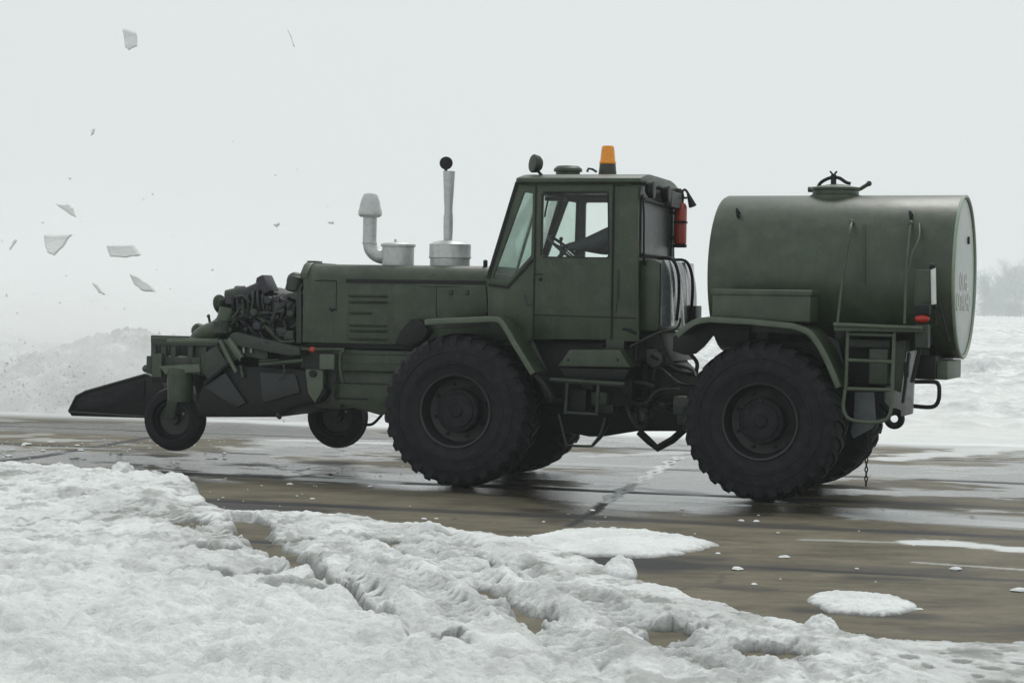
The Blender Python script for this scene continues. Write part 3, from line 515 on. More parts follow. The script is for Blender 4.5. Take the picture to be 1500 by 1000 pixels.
def mist():
    m = bpy.data.materials.new('blown_snow'); m.use_nodes = True; t = m.node_tree; t.nodes.clear(); N = t.nodes.new; L = t.links.new
    tc = N('ShaderNodeTexCoord'); no = N('ShaderNodeTexNoise'); no.inputs['Scale'].default_value = 1.6; no.inputs['Detail'].default_value = 4; no.inputs['Roughness'].default_value = .6
    mp = N('ShaderNodeMapping'); mp.inputs['Scale'].default_value = (4, 1.4, 1.0); L(tc.outputs['Object'], mp.inputs[0]); L(mp.outputs[0], no.inputs['Vector'])
    ln = N('ShaderNodeVectorMath'); ln.operation = 'LENGTH'; L(tc.outputs['Object'], ln.inputs[0])
    fo = N('ShaderNodeMapRange'); fo.inputs[1].default_value = .25; fo.inputs[2].default_value = .97; fo.inputs[3].default_value = 1; fo.inputs[4].default_value = 0; L(ln.outputs['Value'], fo.inputs[0])
    nr = N('ShaderNodeMapRange'); nr.inputs[1].default_value = .42; nr.inputs[2].default_value = .7; nr.inputs[3].default_value = .22; nr.inputs[4].default_value = 1; L(no.outputs['Fac'], nr.inputs[0])
    mu = N('ShaderNodeMath'); mu.operation = 'MULTIPLY'; L(fo.outputs[0], mu.inputs[0]); L(nr.outputs[0], mu.inputs[1])
    m2 = N('ShaderNodeMath'); m2.operation = 'MULTIPLY'; L(mu.outputs[0], m2.inputs[0]); m2.inputs[1].default_value = 1.2
    pv = N('ShaderNodeVolumePrincipled'); pv.inputs['Color'].default_value = (.995, .998, .998, 1); L(m2.outputs[0], pv.inputs['Density']); oo = N('ShaderNodeOutputMaterial'); L(pv.outputs[0], oo.inputs['Volume'])
    c = AT(120, 600, 28.2); b = B(); b.ball((0, 0, 0), 1, 24); o = b.obj('snow_mist', m, loc=(c.x - .3, c.y, .45)); o.scale = (6.2, 1.6, 1.6); o.rotation_euler.z = -SL
    tag(o, 'veil of blown powder snow drifting low behind the plough', 'snow mist', kind='stuff')
    mb = m.copy(); mb.name = 'powder_cloud'
    for nd in mb.node_tree.nodes:
        if nd.type == 'MATH' and abs(nd.inputs[1].default_value - 1.2) < 1e-6 and not nd.inputs[1].is_linked: nd.inputs[1].default_value = .22
    c = AT(110, 600, 48); b = B(); b.ball((0, 0, 0), 1, 24); o = b.obj('powder_cloud', mb, loc=(c.x - 1, c.y, 1.4)); o.scale = (12, 11, 3.6); o.rotation_euler.z = -SL
    tag(o, 'pale cloud of powder snow hanging behind the heap at left', 'snow cloud', kind='stuff')
mist()
# =================================================================== THE MACHINE
root = empty('snow_clearing_tractor', ORG)
tag(root, 'dark green articulated tractor with a tank behind the cab and a blower in front', 'tractor')
def fo(b, name, m, parent=root, bevel=.008, t=TF, sharp=35):
    if parent is root: return b.obj(name, M[m], root, t, bevel, sharp)
    return b.obj(name, M[m], parent, None, bevel, sharp)
def ro(b, name, m, parent=root, bevel=.008, sharp=35): return fo(b, name, m, parent, bevel, TR, sharp)

# ---- big wheels
WR = .695
def wheel(x, side, t):
    s = side; e = empty('wheel', rot=(0, 0, -t), parent=root)
    ax = Vector((math.cos(t), -math.sin(t), 0)); ay = Vector((math.sin(t), math.cos(t), 0))
    e.location = ax * x + ay * (.92 * s) + Vector((0, 0, WR))
    e.rotation_euler = (0, 0, -t if s < 0 else -t + math.pi)
    return e
wb = B()
prof = [(-.17, .315), (-.215, .335), (-.222, .37), (-.237, .42), (-.245, .43), (-.248, .50), (-.240, .575), (-.226, .632), (-.192, .662), (-.10, .678), (0, .682)]
prof = prof + [(-a, r) for a, r in prof[::-1][1:]]
wb.lathe(prof + [prof[0]], ax='y', n=72, cap=False)
NL = 30
for side in (-1, 1):
    for i in range(NL):
        a0 = 2 * math.pi * (i + (.5 if side > 0 else 0)) / NL; vs = []
        for (yy, da, r0, r1, wd) in ((.249, 0, .58, .60, .030), (.246, .01, .61, .655, .034), (.212, .02, .63, .684, .030), (.11, .08, .64, .698, .027), (-.02, .17, .64, .701, .024)):
            for r in (r0, r1):
                for q in (-1, 1):
                    a = a0 - da * 1.0 + q * wd / r * .95
                    vs.append((r * math.cos(a), yy * side, r * math.sin(a)))
        f = []
        for l in range(4):
            k = l * 4; f += [(k, k + 1, k + 5, k + 4), (k + 2, k + 6, k + 7, k + 3), (k, k + 4, k + 6, k + 2), (k + 1, k + 3, k + 7, k + 5)]
        f += [(0, 2, 3, 1), (16, 17, 19, 18)]; wb.add(vs, f)
for r, y in ((.455, .247), (.54, .247)):
    for side in (-1, 1): wb.tube([(r * math.cos(2 * math.pi * k / 72), y * side, r * math.sin(2 * math.pi * k / 72)) for k in range(72)], .007, 5, True)
rb = B(); rb.lathe([(-.17, .30), (-.228, .318), (-.232, .335), (-.215, .345), (-.20, .335), (-.19, .31), (-.12, .295), (-.07, .285), (-.05, .24), (-.055, .10), (.1, .09), (.1, .30), (.17, .33), (.22, .335), (.17, .30)], ax='y', n=56, cap=False)
hb = B(); hb.lathe([(-.05, .20), (-.15, .20), (-.165, .19), (-.165, .155), (-.185, .15), (-.185, .06), (-.20, .05), (-.20, .0)], ax='y', n=40, cap=False)
for k in range(10):
    a = 2 * math.pi * k / 10; hb.lathe([(-.165, .013), (-.183, .013)], (.175 * math.cos(a), 0, .175 * math.sin(a)), 'y', 6)
for k in range(8):
    a = 2 * math.pi * (k + .5) / 8; hb.lathe([(-.05, .017), (-.085, .017)], (.245 * math.cos(a), 0, .245 * math.sin(a)), 'y', 6)
proto = None
for x, s, t in ((-1.43, -1, TF), (-1.43, 1, TF), (1.43, -1, TR), (1.43, 1, TR)):
    e = wheel(x, s, t)
    if proto is None:
        proto = [fo(wb, 'tyre', 'rubber', e, 0, sharp=30), fo(rb, 'rim', 'rimm', e, 0), fo(hb, 'hub', 'rubber', e, 0)]
    else:
        for p in proto: c = p.copy(); COL.objects.link(c); c.parent = e
    for c in e.children: c.rotation_euler = (0, rnd.uniform(0, 6), 0)

# ---- hood
x0 = F(443, 450, -.45)[0]; x1 = F(722, 450, -.45)[0]
zb = F(500, 503, -.45)[1]; zs = F(600, 409, -.45)[1]; zt = F(600, 388.5, -.3)[1]
b = B(); b.xprism([(-.45, zb), (-.45, zs), (-.44, zs + .03), (-.36, zt - .02), (-.30, zt), (.30, zt), (.36, zt - .02), (.44, zs + .03), (.45, zs), (.45, zb)], x0, x1)
hood = fo(b, 'hood', 'green', bevel=.012)
b = B(); b.xprism([(-.456, zs - .01), (-.456, zs + .012), (-.455, zs + .04), (-.36, zt - .005), (-.30, zt + .016), (.30, zt + .016), (.36, zt - .005), (.455, zs + .04), (.456, zs - .01)], x0 - .03, x0 + .05); fo(b, 'front_lip', 'green', hood)
b = B(); q = F(507, 411, -.45); q2 = F(712, 411, -.45); b.box(q[0], q2[0], -.462, -.44, q[1] - .018, q[1] + .016); fo(b, 'side_slot', 'black', hood, 0)
b = B(); q = F(530, 415, -.45); b.box(F(600, 415, 0)[0] + .25, x1 - .02, -.470, -.45, q[1] - .012, q[1] - .002); fo(b, 'side_trim', 'lightgreen', hood, 0)
# louvres: raised pressed slots
for yy in (433, 442, 458, 476, 484, 496):
    b = B(); a = F(511, yy, -.45); c = F(568 if yy != 458 else 545, yy, -.45); z = a[1]
    b.add([(a[0], -.45, z + .012), (c[0], -.45, z + .012), (c[0], -.475, z - .004), (a[0], -.475, z - .004), (a[0], -.45, z - .004), (c[0], -.45, z - .004)], [(0, 1, 2, 3), (3, 2, 5, 4), (0, 3, 4), (1, 5, 2)]); fo(b, 'louvre', 'green', hood, 0)
    b = B(); b.box(a[0] + .01, c[0] - .01, -.455, -.449, z - .014, z - .003); fo(b, 'louvre_shadow_gap', 'black', hood, 0)
for xx, ya, yb in ((493, 412, 455), (640, 412, 465)):                    # panel seams
    b = B(); a = F(xx, ya, -.45); c = F(xx, yb, -.45); b.box(a[0] - .004, a[0] + .004, -.4535, -.445, c[1], a[1]); fo(b, 'panel_seam', 'black', hood, 0)
b = B(); b.box(F(462, 410, -.45)[0], F(493, 410, -.45)[0], -.4535, -.445, F(480, 411, -.45)[1] - .006, F(480, 411, -.45)[1] + .006); fo(b, 'panel_seam', 'black', hood, 0)
b = B(); b.tube([F3(482, 452, -.46), F3(487, 456, -.49), F3(490, 452, -.49)], .008, 6); fo(b, 'latch', 'black', hood, 0)
# cowl panel before the cab
b = B(); b.prism(TFp(-.47, [(641, 421), (713, 418), (716, 455), (712, 466), (641, 467)]), -.50, -.44); cw = fo(b, 'cowl_panel', 'green')
for xx in (660, 684): bb = B(); a = F(xx, 424, -.5); bb.box(a[0] - .02, a[0] + .02, -.515, -.49, a[1] - .05, a[1]); fo(bb, 'hinge', 'dkgreen', cw)
b = B(); b.box(*sorted((F(455, 389, -.1)[0], F(468, 389, -.1)[0])), -.2, -.02, zt, zt + .035); fo(b, 'cap', 'dkgreen', hood)
b = B(); q = F(711, 386, -.3); b.lathe([(0, .022), (.05, .022), (.06, .01)], (q[0], -.3, zt), 'z', 10); fo(b, 'hood_stop', 'black', hood, 0)
# black flap at the hood's lower rear corner
b = B(); b.prism(TFp(-.50, [(584, 503), (592, 484), (608, 467), (622, 468), (634, 484), (626, 498), (606, 510)]), -.62, -.46); fo(b, 'wheel_arch_flap', 'black', bevel=.02)

# ---- air intake and exhaust
q = F(541, 384, -.05); cx, cz = q
intk = empty('air_intake', rot=(0, 0, -TF), parent=root)
def zz(py, px=541, y=-.05): return F(px, py, y)[1]
rp = (F(551, 340, -.05)[0] - F(532, 340, -.05)[0]) / 2
b = B(); b.lathe([(zz(318), rp * 1.4), (zz(315), rp * 1.72), (zz(309), rp * 1.72), (zz(307), rp * 1.62), (zz(295), rp * 1.38), (zz(287), rp * 1.1), (zz(284), rp * .85), (zz(282.5), rp * .2)], (cx, -.05, 0), 'z', 28); fo(b, 'cyclone_cap', 'silver', intk, .0)
b = B(); b.tube(smooth_path([(cx, -.05, zz(316)), (cx, -.05, zz(340)), (cx, -.05, zz(355)), (cx + .02, -.05, zz(366)), (cx + .08, -.05, zz(374)), (cx + .17, -.05, zz(377)), (cx + .28, -.05, zz(376))], 5), rp, 20); fo(b, 'intake_pipe', 'silver', intk, 0)
b = B(); b.tube([(cx + rp * 1.04 * math.cos(k / 24 * 6.2832), -.05 + rp * 1.04 * math.sin(k / 24 * 6.2832), zz(356)) for k in range(24)], .006, 5, True); fo(b, 'clamp_ring', 'silver', intk, 0)
ca = F(583, 385, -.05)[0]; rc = (F(606, 385, -.05)[0] - F(560, 385, -.05)[0]) / 2
b = B(); b.lathe([(zt - .02, rc * .96), (zz(362, 583), rc * .96), (zz(361, 583), rc * 1.05), (zz(358, 583), rc * 1.05), (zz(356, 583), rc * .9), (zz(355, 583), rc * .3), (zz(354, 583), .02)], (ca, -.05, 0), 'z', 32); b.lathe([(zz(354, 583) - .01, .012), (zz(352, 583) + .01, .012)], (ca - .03, -.05, 0), 'z', 8); fo(b, 'filter_can', 'silver', intk, 0)
ex_ = empty('exhaust_stack', rot=(0, 0, -TF), parent=root)
mx_, mr_ = F(659, 385, 0)[0], (F(688, 370, 0)[0] - F(630, 370, 0)[0]) / 2
def z0_(py): return F(657, py, 0)[1]
b = B(); b.lathe([(zt - .02, mr_ * .96), (z0_(379), mr_ * .96), (z0_(378), mr_ * 1.02), (z0_(376), mr_ * 1.02), (z0_(375), mr_), (z0_(358), mr_), (z0_(354), mr_ * .75), (z0_(352), mr_ * .35)], (mx_, 0, 0), 'z', 36); fo(b, 'muffler', 'silver', ex_, 0)
b = B(); pts = [(352, .042), (335, .046), (318, .046), (312, .040), (303, .040), (295, .044), (270, .052), (251, .058)]
vx = F(658, 352, 0)[0]; vt = F(656, 251, 0)[0]
b.lathe([(z0_(a), r) for a, r in pts] + [(z0_(251), .048), (z0_(258), .048)], ((vx + vt) / 2, 0, 0), 'z', 24, cap=False); fo(b, 'pipe', 'silver', ex_, 0)
# rain flap standing open at the pipe's mouth
q = F3(653.5, 239, 0); b = B(); b.lathe([(-.012, .04), (-.012, .058), (.0, .064), (.012, .058), (.012, .04)], q, (.25, -1, .1), 24); b.lathe([(-.006, .045), (.006, .045)], q, (.25, -1, .1), 20); b.tube([F3(653.5, 246, 0), F3(653, 252, 0)], .016, 8); fo(b, 'rain_cap', 'black', ex_, 0)

# ---- cab
YC = .80
cab = empty('cab', rot=(0, 0, -TF), parent=root)
def both(fn):                       # build for the near side, mirrored for the far side
    for s in (-1, 1): fn(s)
def mir(pts3, s): return pts3
A_ = lambda pts: TFp(-YC, pts)
qw_out = A_([(757.5, 268), (786, 272), (783, 380), (744, 421), (713, 416)])
qw_in = A_([(768, 281.5), (780.5, 283.5), (777.5, 374), (744, 411.5), (721.5, 408)])
door_out = A_([(786, 271.5), (899, 270), (899, 285), (898, 375), (895.5, 497), (781, 497), (783, 380), (785, 285)])
door_win = A_([(799, 283), (887, 283), (890, 286), (890, 376), (887, 378), (798, 375), (793.5, 370), (795, 287)])
door_out8 = A_([(786, 271.5), (899, 270), (899, 283), (895.5, 497), (890, 497), (781, 497), (783, 380), (785, 285)])
door_win8 = A_([(798, 282.5), (887, 282.5), (890, 285), (890.5, 375), (888, 377), (797, 375.5), (794, 372), (795.5, 286)])
for s in (-1, 1):
    y0, y1 = (-YC, -YC + .045) if s < 0 else (YC - .045, YC)
    b = B(); b.ring(qw_out, qw_in, y0, y1); fo(b, 'quarter_window_frame', 'green', cab)
    b = B(); b.prism(qw_in, (y0 + y1) / 2 - .003, (y0 + y1) / 2 + .003); fo(b, 'quarter_window', 'tint', cab, 0)
    dy = -.006 if s < 0 else .006
    b = B(); b.ring(door_out8, door_win8, y0 + dy, y1 + dy); door = fo(b, 'door', 'green', cab, .006)
    b = B(); b.prism(door_win8, (y0 + y1) / 2 - .003, (y0 + y1) / 2 + .003); fo(b, 'door_window', 'glass', cab, 0)
    # dark rubber seams round the door, the belt line
    yo = -YC - .012 if s < 0 else YC + .004
    sm = B()
    def seam(p, q, wd=.006):
        a = F(*p, -YC); c = F(*q, -YC); L = math.hypot(c[0] - a[0], c[1] - a[1]); nx, nz = -(c[1] - a[1]) / L * wd, (c[0] - a[0]) / L * wd
        sm.prism([(a[0] + nx, a[1] + nz), (c[0] + nx, c[1] + nz), (c[0] - nx, c[1] - nz), (a[0] - nx, a[1] - nz)], yo, yo + .008)
    seam((785.5, 272), (783.5, 380)); seam((783.5, 380), (781, 497)); seam((899, 270), (895.5, 497)); seam((781, 461), (932, 466), .005)
    fo(sm, 'door_seal', 'black', door, 0)
    sm = B(); 
    wl = [(797, 281.5), (888.5, 281.5)]
    seam((796, 282), (890, 282), .008); seam((891, 282), (892, 377), .005); seam((795.5, 376.5), (891, 377.5), .004); seam((794.5, 284), (792.5, 374), .004)
    fo(sm, 'window_seal', 'black', door, 0)
    sm = B(); seam((757.5, 267), (714.5, 408), .014); seam((744.5, 420), (780, 381), .012); seam((715, 417), (745, 421), .010); fo(sm, 'quarter_window_seal', 'black', cab, 0)
    sm = B(); seam((783, 402), (796, 402), .006); a = F(792, 409, -YC); sm.ball((a[0], yo, a[1]), .018, 8); fo(sm, 'door_handle', 'black', door, 0)
    sm = B(); seam((768, 432), (773, 447), .008); seam((773, 447), (780, 446), .008); fo(sm, 'hinge', 'dkgreen', cab, 0)
    # rear side panel and lower front panel
    b = B(); b.prism(A_([(899.3, 269), (934, 271), (936, 500), (895.8, 499.5)]), y0, y1); fo(b, 'side_panel', 'green', cab)
    b = B(); b.prism(A_([(713, 416.5), (744, 421.5), (782.7, 380.5), (780.6, 499), (718, 499)]), y0, y1); fo(b, 'side_panel', 'green', cab)
    if s < 0:
        sm = B(); seam((905, 395), (904, 440), .010); seam((902, 445), (901, 458), .01); fo(sm, 'vertical_handrail', 'dkgreen', cab, 0)
# windshield
wa = F(757.5, 268, -YC); wc = F(713, 416, -YC)
def wsp(u, v):                       # u across 0..1, v down 0..1
    return (wa[0] + (wc[0] - wa[0]) * v, -YC + 2 * YC * u, wa[1] + (wc[1] - wa[1]) * v)
def wquad(b, u0, u1, v0, v1, th=.03):
    p = [wsp(u0, v0), wsp(u1, v0), wsp(u1, v1), wsp(u0, v1)]
    b.add(p + [(x + th, y, z) for x, y, z in p], [(0, 1, 2, 3), (7, 6, 5, 4), (0, 4, 5, 1), (1, 5, 6, 2), (2, 6, 7, 3), (3, 7, 4, 0)])
b = B(); wquad(b, .001, .05, 0, 1); wquad(b, .95, .999, 0, 1); wquad(b, .05, .95, 0, .07); wquad(b, .05, .95, .9, 1); wquad(b, .485, .515, .07, .9, .02); fo(b, 'windshield_frame', 'green', cab, .004)
b = B(); wquad(b, .05, .485, .07, .9, .006); wquad(b, .515, .95, .07, .9, .006); fo(b, 'windshield', 'tint', cab, 0)
# front wall under the windshield, floor, rear wall with window
xr = F(934, 300, -YC)[0]; zf = F(850, 498, -YC)[1]; zr = F(850, 268, -YC)[1]; zc = wc[1]
b = B(); b.box(wc[0], wc[0] + .03, -YC + .046, YC - .046, zf, zc - .01); fo(b, 'front_wall', 'green', cab)
b = B(); b.box(wc[0] + .035, xr - .045, -YC + .047, YC - .047, zf, zf + .04); fo(b, 'floor', 'dkgreen', cab)
zq0, zq1 = F(933, 372, -YC)[1], F(933, 291, -YC)[1]
b = B(); b.ring([(-YC + .046, zf), (YC - .046, zf), (YC - .046, zr), (-YC + .046, zr)], [(-.66, zq0), (.66, zq0), (.66, zq1), (-.66, zq1)], xr - .04, xr, 'x'); rw = fo(b, 'rear_wall', 'green', cab)
b = B(); b.box(xr - .02, xr - .014, -.66, .66, zq0, zq1); fo(b, 'rear_window', 'rearglass', rw, 0)
b = B(); b.ring([(-.70, zq0 - .03), (.70, zq0 - .03), (.70, zq1 + .03), (-.70, zq1 + .03)], [(-.655, zq0 + .005), (.655, zq0 + .005), (.655, zq1 - .005), (-.655, zq1 - .005)], xr + .002, xr + .014, 'x'); fo(b, 'window_seal', 'black', rw, 0)
b = B()
b.tube([(xr + .03, -.68, zq0), (xr + .03, .68, zq0)], .014, 6); b.tube([(xr + .03, -.68, zq1), (xr + .03, .68, zq1)], .012, 6); fo(b, 'window_guard', 'black', rw, 0)
# roof with drip rim, vent
b = B(); xf = F(756, 266, -YC - .04)[0]; xb = F(936, 270, -YC - .04)[0] + .02
b.xprism([(-YC - .05, zr - .005), (-YC - .06, zr + .02), (-YC - .045, zr + .045), (-.62, zr + .085), (-.45, zr + .10), (.45, zr + .10), (.62, zr + .085), (YC + .045, zr + .045), (YC + .06, zr + .02), (YC + .05, zr - .005)], xf, xb)
roof = fo(b, 'roof', 'green', cab, .015)
b = B(); b.box(xf + .1, xb - .1, -YC + .0, YC, zr - .03, zr - .006); fo(b, 'headliner', 'dkgreen', roof, 0)
q = F(832, 250, -.1); rv = (F(852, 250, -.1)[0] - F(812, 250, -.1)[0]) / 2
zr_ = zr + .10; b = B(); b.lathe([(zr_ - .01, rv * .86), (zr_ + .045, rv * .86), (zr_ + .05, rv * 1.02), (zr_ + .075, rv), (zr_ + .10, rv * .78), (zr_ + .108, rv * .1)], (q[0], -.1, 0), 'z', 28); fo(b, 'roof_vent', 'green', roof, 0)
# beacon
q = F(890, 250, 0); bx = q[0]; z_ = lambda py: F(890, py, 0)[1]
b = B(); b.lathe([(zr_ - .01, .125), (zr_ + .02, .12), (zr_ + .03, .085), (z_(240), .075), (z_(239), .07)], (bx, 0, 0), 'z', 24); be = fo(b, 'beacon', 'dkgreen', cab, 0)
b = B(); b.lathe([(z_(240.5), .078), (z_(238), .08), (z_(236), .072), (z_(220), .062), (z_(216), .058), (z_(214), .05), (z_(213.5), .01)], (bx, 0, 0), 'z', 24); fo(b, 'lens', 'orange', be, 0)
# spotlight
b = B(); q = F3(784, 240, -.6); b.lathe([(-.06, .02), (-.055, .055), (-.03, .078), (.02, .086), (.03, .080), (.035, .02)], q, (-.75, -.66, .1), 22); sp = fo(b, 'spotlight', 'dkgreen', cab, 0)
b = B(); b.tube(smooth_path([F3(786, 248, -.6), F3(790, 253, -.6), F3(796, 259, -.6), F3(800, 262, -.6)], 3), .013, 8); fo(b, 'bracket', 'black', sp, 0)
b = B(); b.tube([F3(860, 252, -.1), F3(862, 247, -.1), F3(868, 248, -.1), F3(874, 252, -.1)], .012, 6); fo(b, 'lifting_eye', 'green', roof, 0)
# work lamps and black box under the rear roof edge
for yy in (-.62, .05):
    b = B(); b.lathe([(0, .03), (.03, .075), (.07, .08), (.08, .07)], (xr + .03, yy, zr - .05), 'x', 18); b.lathe([(.0, .075), (.004, .02)], (xr + .112, yy, zr - .05), 'x', 18); fo(b, 'work_lamp', 'black', cab, 0)
b = B(); b.box(xr + .005, xr + .10, .2, .72, zr - .16, zr - .01); fo(b, 'wiper_box', 'dkgreen', cab)
b = B(); b.tube(smooth_path([(xr + .02, -.70, zr - .1), (xr + .05, -.75, zr - .3), (xr + .05, -.72, zr - .7), (xr + .06, -.6, zq0 - .05)], 4), .010, 6); fo(b, 'cable', 'black', cab, 0)
# covered tank block on the cab's back
xb2 = F(969, 420, -.62)[0]
tz1, tz0 = F(934, 380, -.7)[1], F(934, 485, -.7)[1]
b = B(); b.prism([(xr + .003, tz0), (xr + .003, tz1), (xb2 - .05, tz1 + .005), (xb2 - .012, tz1 - .02), (xb2, tz1 - .07), (xb2, tz0 + .03), (xb2 - .03, tz0)], -.68, .78); ct = fo(b, 'rear_box', 'green', cab, .03)
b = B()
ny, nz = 44, 30; vs = []
for i in range(ny + 1):
    for j in range(nz + 1):
        y = -.66 + 1.42 * i / ny; z = tz0 + .05 + (tz1 - tz0 - .05) * j / nz
        e1 = min(1, (1 - abs(2 * i / ny - 1)) * 5); xx = xb2 + .012 + .06 * math.sqrt(e1) * (1 - (j / nz) ** 6 * .9)
        xx += .010 * math.sin(y * 9 + z * 3) * math.sin(z * 6 + 1.3) * e1 + .004 * math.sin(y * 27 + z * 9)
        vs.append((xx, y, z))
b.add(vs, [(i * (nz + 1) + j, (i + 1) * (nz + 1) + j, (i + 1) * (nz + 1) + j + 1, i * (nz + 1) + j + 1) for i in range(ny) for j in range(nz)])
b.box(xb2 + .002, xb2 + .02, -.65, .75, tz0 + .06, tz1 - .02)
fo(b, 'tarp_cover', 'tarp', ct, 0, sharp=60)
for yy in (-.35, .28):
    b = B(); b.tube(smooth_path([(xb2 - .1, yy, tz1 + .02), (xb2 + .03, yy, tz1 + .015), (xb2 + .09, yy + .01, tz1 - .1), (xb2 + .10, yy + .03, tz0 + .35), (xb2 + .09, yy, tz0 + .1)], 4), .016, 6); fo(b, 'strap', 'black', ct, 0)
b = B(); b.box(xb2 + .07, xb2 + .13, .33, .62, tz0 + .06, tz0 + .24); fo(b, 'battery_switch_box', 'black', ct)
# interior: seat, steering wheel, dash
b = B(); b.box(wc[0] + .04, wc[0] + .30, -.70, .70, zc - .42, zc - .10); fo(b, 'dashboard', 'seat', cab, .03)
stc = F(828, 366, -.36); b = B(); nrm = Vector((.62, 0, .78)).normalized(); u_ = Vector((.78, 0, -.62)).normalized(); v_ = Vector((0, 1, 0)); c_ = Vector((stc[0], -.36, stc[1]))
b.tube([c_ + (u_ * math.cos(k / 28 * 6.2832) + v_ * math.sin(k / 28 * 6.2832)) * .20 for k in range(28)], .014, 8, True)
for a in (0, 2.09, 4.19): b.tube([c_, c_ + (u_ * math.cos(a) + v_ * math.sin(a)) * .2], .009, 6)
b.tube([c_, c_ - nrm * .5], .022, 8); fo(b, 'steering_wheel', 'seat', cab, 0)
for yy in (-.36, .36):
    b = B(); sx_ = F(905, 400, yy)[0] - .12; zs_ = zf + .42
    b.box(sx_ - .28, sx_ + .14, yy - .22, yy + .22, zs_ - .1, zs_); b.prism([(sx_ + .10, zs_), (sx_ + .20, zs_ + .5), (sx_ + .26, zs_ + .5), (sx_ + .22, zs_)], yy - .2, yy + .2); b.box(sx_ - .2, sx_ + .05, yy - .12, yy + .12, zf + .04, zs_ - .1); fo(b, 'seat', 'seat', cab, .03)
b = B(); b.tube([F3(822, 352, .1), F3(821, 372, .1), F3(820, 395, .1)], .010, 6); b.ball(F3(822, 350, .1), .02, 8); fo(b, 'gear_lever', 'black', cab, 0)
b = B(); a = F3(803, 291, -.5); b.box(a[0] - .02, a[0] + .16, -.55, -.45, a[2] - .02, a[2] + .015); b.tube([F3(803, 292, -.5), F3(799, 310, -.5), F3(798, 318, -.5)], .010, 6); fo(b, 'sun_visor', 'black', cab, .004)

# ---- mirrors none in view; steps and box under the door
def fender(pts, y0, y1, th, fn, TT, name='fender', m='green', lip=True):
    P2 = [fn(a, c, y0) for a, c in pts]; n = len(P2); b = B(); inn = []
    for i, p in enumerate(P2):
        a = P2[max(i - 1, 0)]; c = P2[min(i + 1, n - 1)]; dx, dz = c[0] - a[0], c[1] - a[1]; L = math.hypot(dx, dz); inn.append((p[0] + dz / L * th, p[1] - dx / L * th))
    b.prism(P2 + inn[::-1], y0 + .02, y1); o = b.obj(name, M[m], root, TT, .006)
    if lip:
        b = B(); k = .052; inn2 = []
        for i, p in enumerate(P2):
            a = P2[max(i - 1, 0)]; c = P2[min(i + 1, n - 1)]; dx, dz = c[0] - a[0], c[1] - a[1]; L = math.hypot(dx, dz); inn2.append((p[0] + dz / L * k, p[1] - dx / L * k))
        b.prism(P2 + inn2[::-1], y0, y0 + .022); b.obj('rim_strip', M['lightgreen' if m == 'green' else m], o, None, .008)
    return o
def refine(pts, k=4):
    return [(p.x, p.y) for p in smooth_path([(a, c, 0) for a, c in pts], k)]
ff = fender([(621, 468), (640, 466.5), (700, 464)] + refine([(716, 463), (732, 465), (742, 476), (756, 500)], 4) + [(784, 545.5)], -1.17, -.72, .018, F, TF)
b = B(); b.prism(TFp(-.74, [(640, 468), (728, 464), (770, 470), (812, 566), (800, 585), (790, 556), (770, 520), (750, 486), (735, 478), (640, 482)]), -.76, -.70); fo(b, 'inner_guard', 'dkgreen', ff, .004)
b = B(); b.prism(TFp(-1.1, [(786, 547), (800, 560), (812, 583), (806, 588), (795, 566), (782, 550)]), -1.12, -.75); fo(b, 'mud_flap', 'black', ff, .004)
# far side fender of the front wheels
pts = [(621, 468), (700, 464), (716, 463), (732, 465), (742, 476), (784, 545.5)]
P2 = [F(a, c, -1.17) for a, c in pts]; b = B(); b.prism(P2 + [(x - .01, z - .03) for x, z in P2[::-1]], .72, 1.17); fo(b, 'fender', 'green', bevel=.005)
rf = fender(refine([(988, 489), (1000, 478), (1018, 467), (1040, 463.5)], 3) + [(1100, 467)] + refine([(1160, 473), (1185, 482), (1203, 503), (1218, 532), (1232, 566)], 4), -1.19, -.68, .018, Rr, TR)
P2 = [Rr(a, c, -1.19) for a, c in refine([(988, 489), (1000, 478), (1018, 467), (1040, 463.5), (1160, 473), (1185, 482), (1203, 503), (1218, 532), (1232, 566)], 3)]
b = B(); b.prism(P2 + [(x - .01, z - .03) for x, z in P2[::-1]], .70, 1.19); ro(b, 'fender', 'green', bevel=.005)
b = B(); b.prism(TRp(-.75, [(985, 514), (986, 494), (1000, 479), (1018, 468), (1040, 466), (1100, 470), (1095, 508), (1062, 508), (1044, 491), (1030, 508), (1018, 518), (1003, 520)]), -.75, -.70); ro(b, 'inner_guard', 'black', rf, .004)
b = B(); b.prism(TRp(-.75, [(1100, 471), (1180, 476), (1228, 500), (1240, 560), (1226, 556), (1205, 514), (1175, 490), (1100, 486)]), -.72, -.68); ro(b, 'inner_guard', 'dkgreen', rf, .004)
# battery box under the door
b = B(); pr = TFp(-.98, [(818, 536), (835, 512), (908, 512), (924, 538)]); b.prism(pr, -1.0, -.62); bb_ = fo(b, 'step_box', 'green')
b = B(); b.prism(TFp(-.98, [(820, 538.5), (922, 540.5), (914, 556), (830, 556)]), -.98, -.55); fo(b, 'step_box_base', 'black', bb_)
for px in (832, 905): b = B(); a = F3(px, 527, -1.0); b.ball(a, .012, 6); fo(b, 'bolt', 'black', bb_, 0)
st = B(); st.tube([F3(806, 556, -1.02), F3(915, 563, -1.02)], .024, 8)
fo(st, 'side_rail', 'dkgreen', bevel=0)
lad = B()
for px in (831, 877): lad.tube([F3(px, 560, -1.02), F3(px - 3, 606, -1.02)], .016, 8)
lad.tube([F3(828, 604, -1.02), F3(876, 607, -1.02)], .014, 8)
lad.tube(smooth_path([F3(818, 606, -1.02), F3(822, 620, -1.02), F3(829, 648, -1.02), F3(834, 652, -1.02), F3(864, 653, -1.02), F3(869, 650, -1.02), F3(880, 634, -1.02), F3(886, 612, -1.02)], 3), .011, 8); fo(lad, 'step_ladder', 'dkgreen', bevel=0)
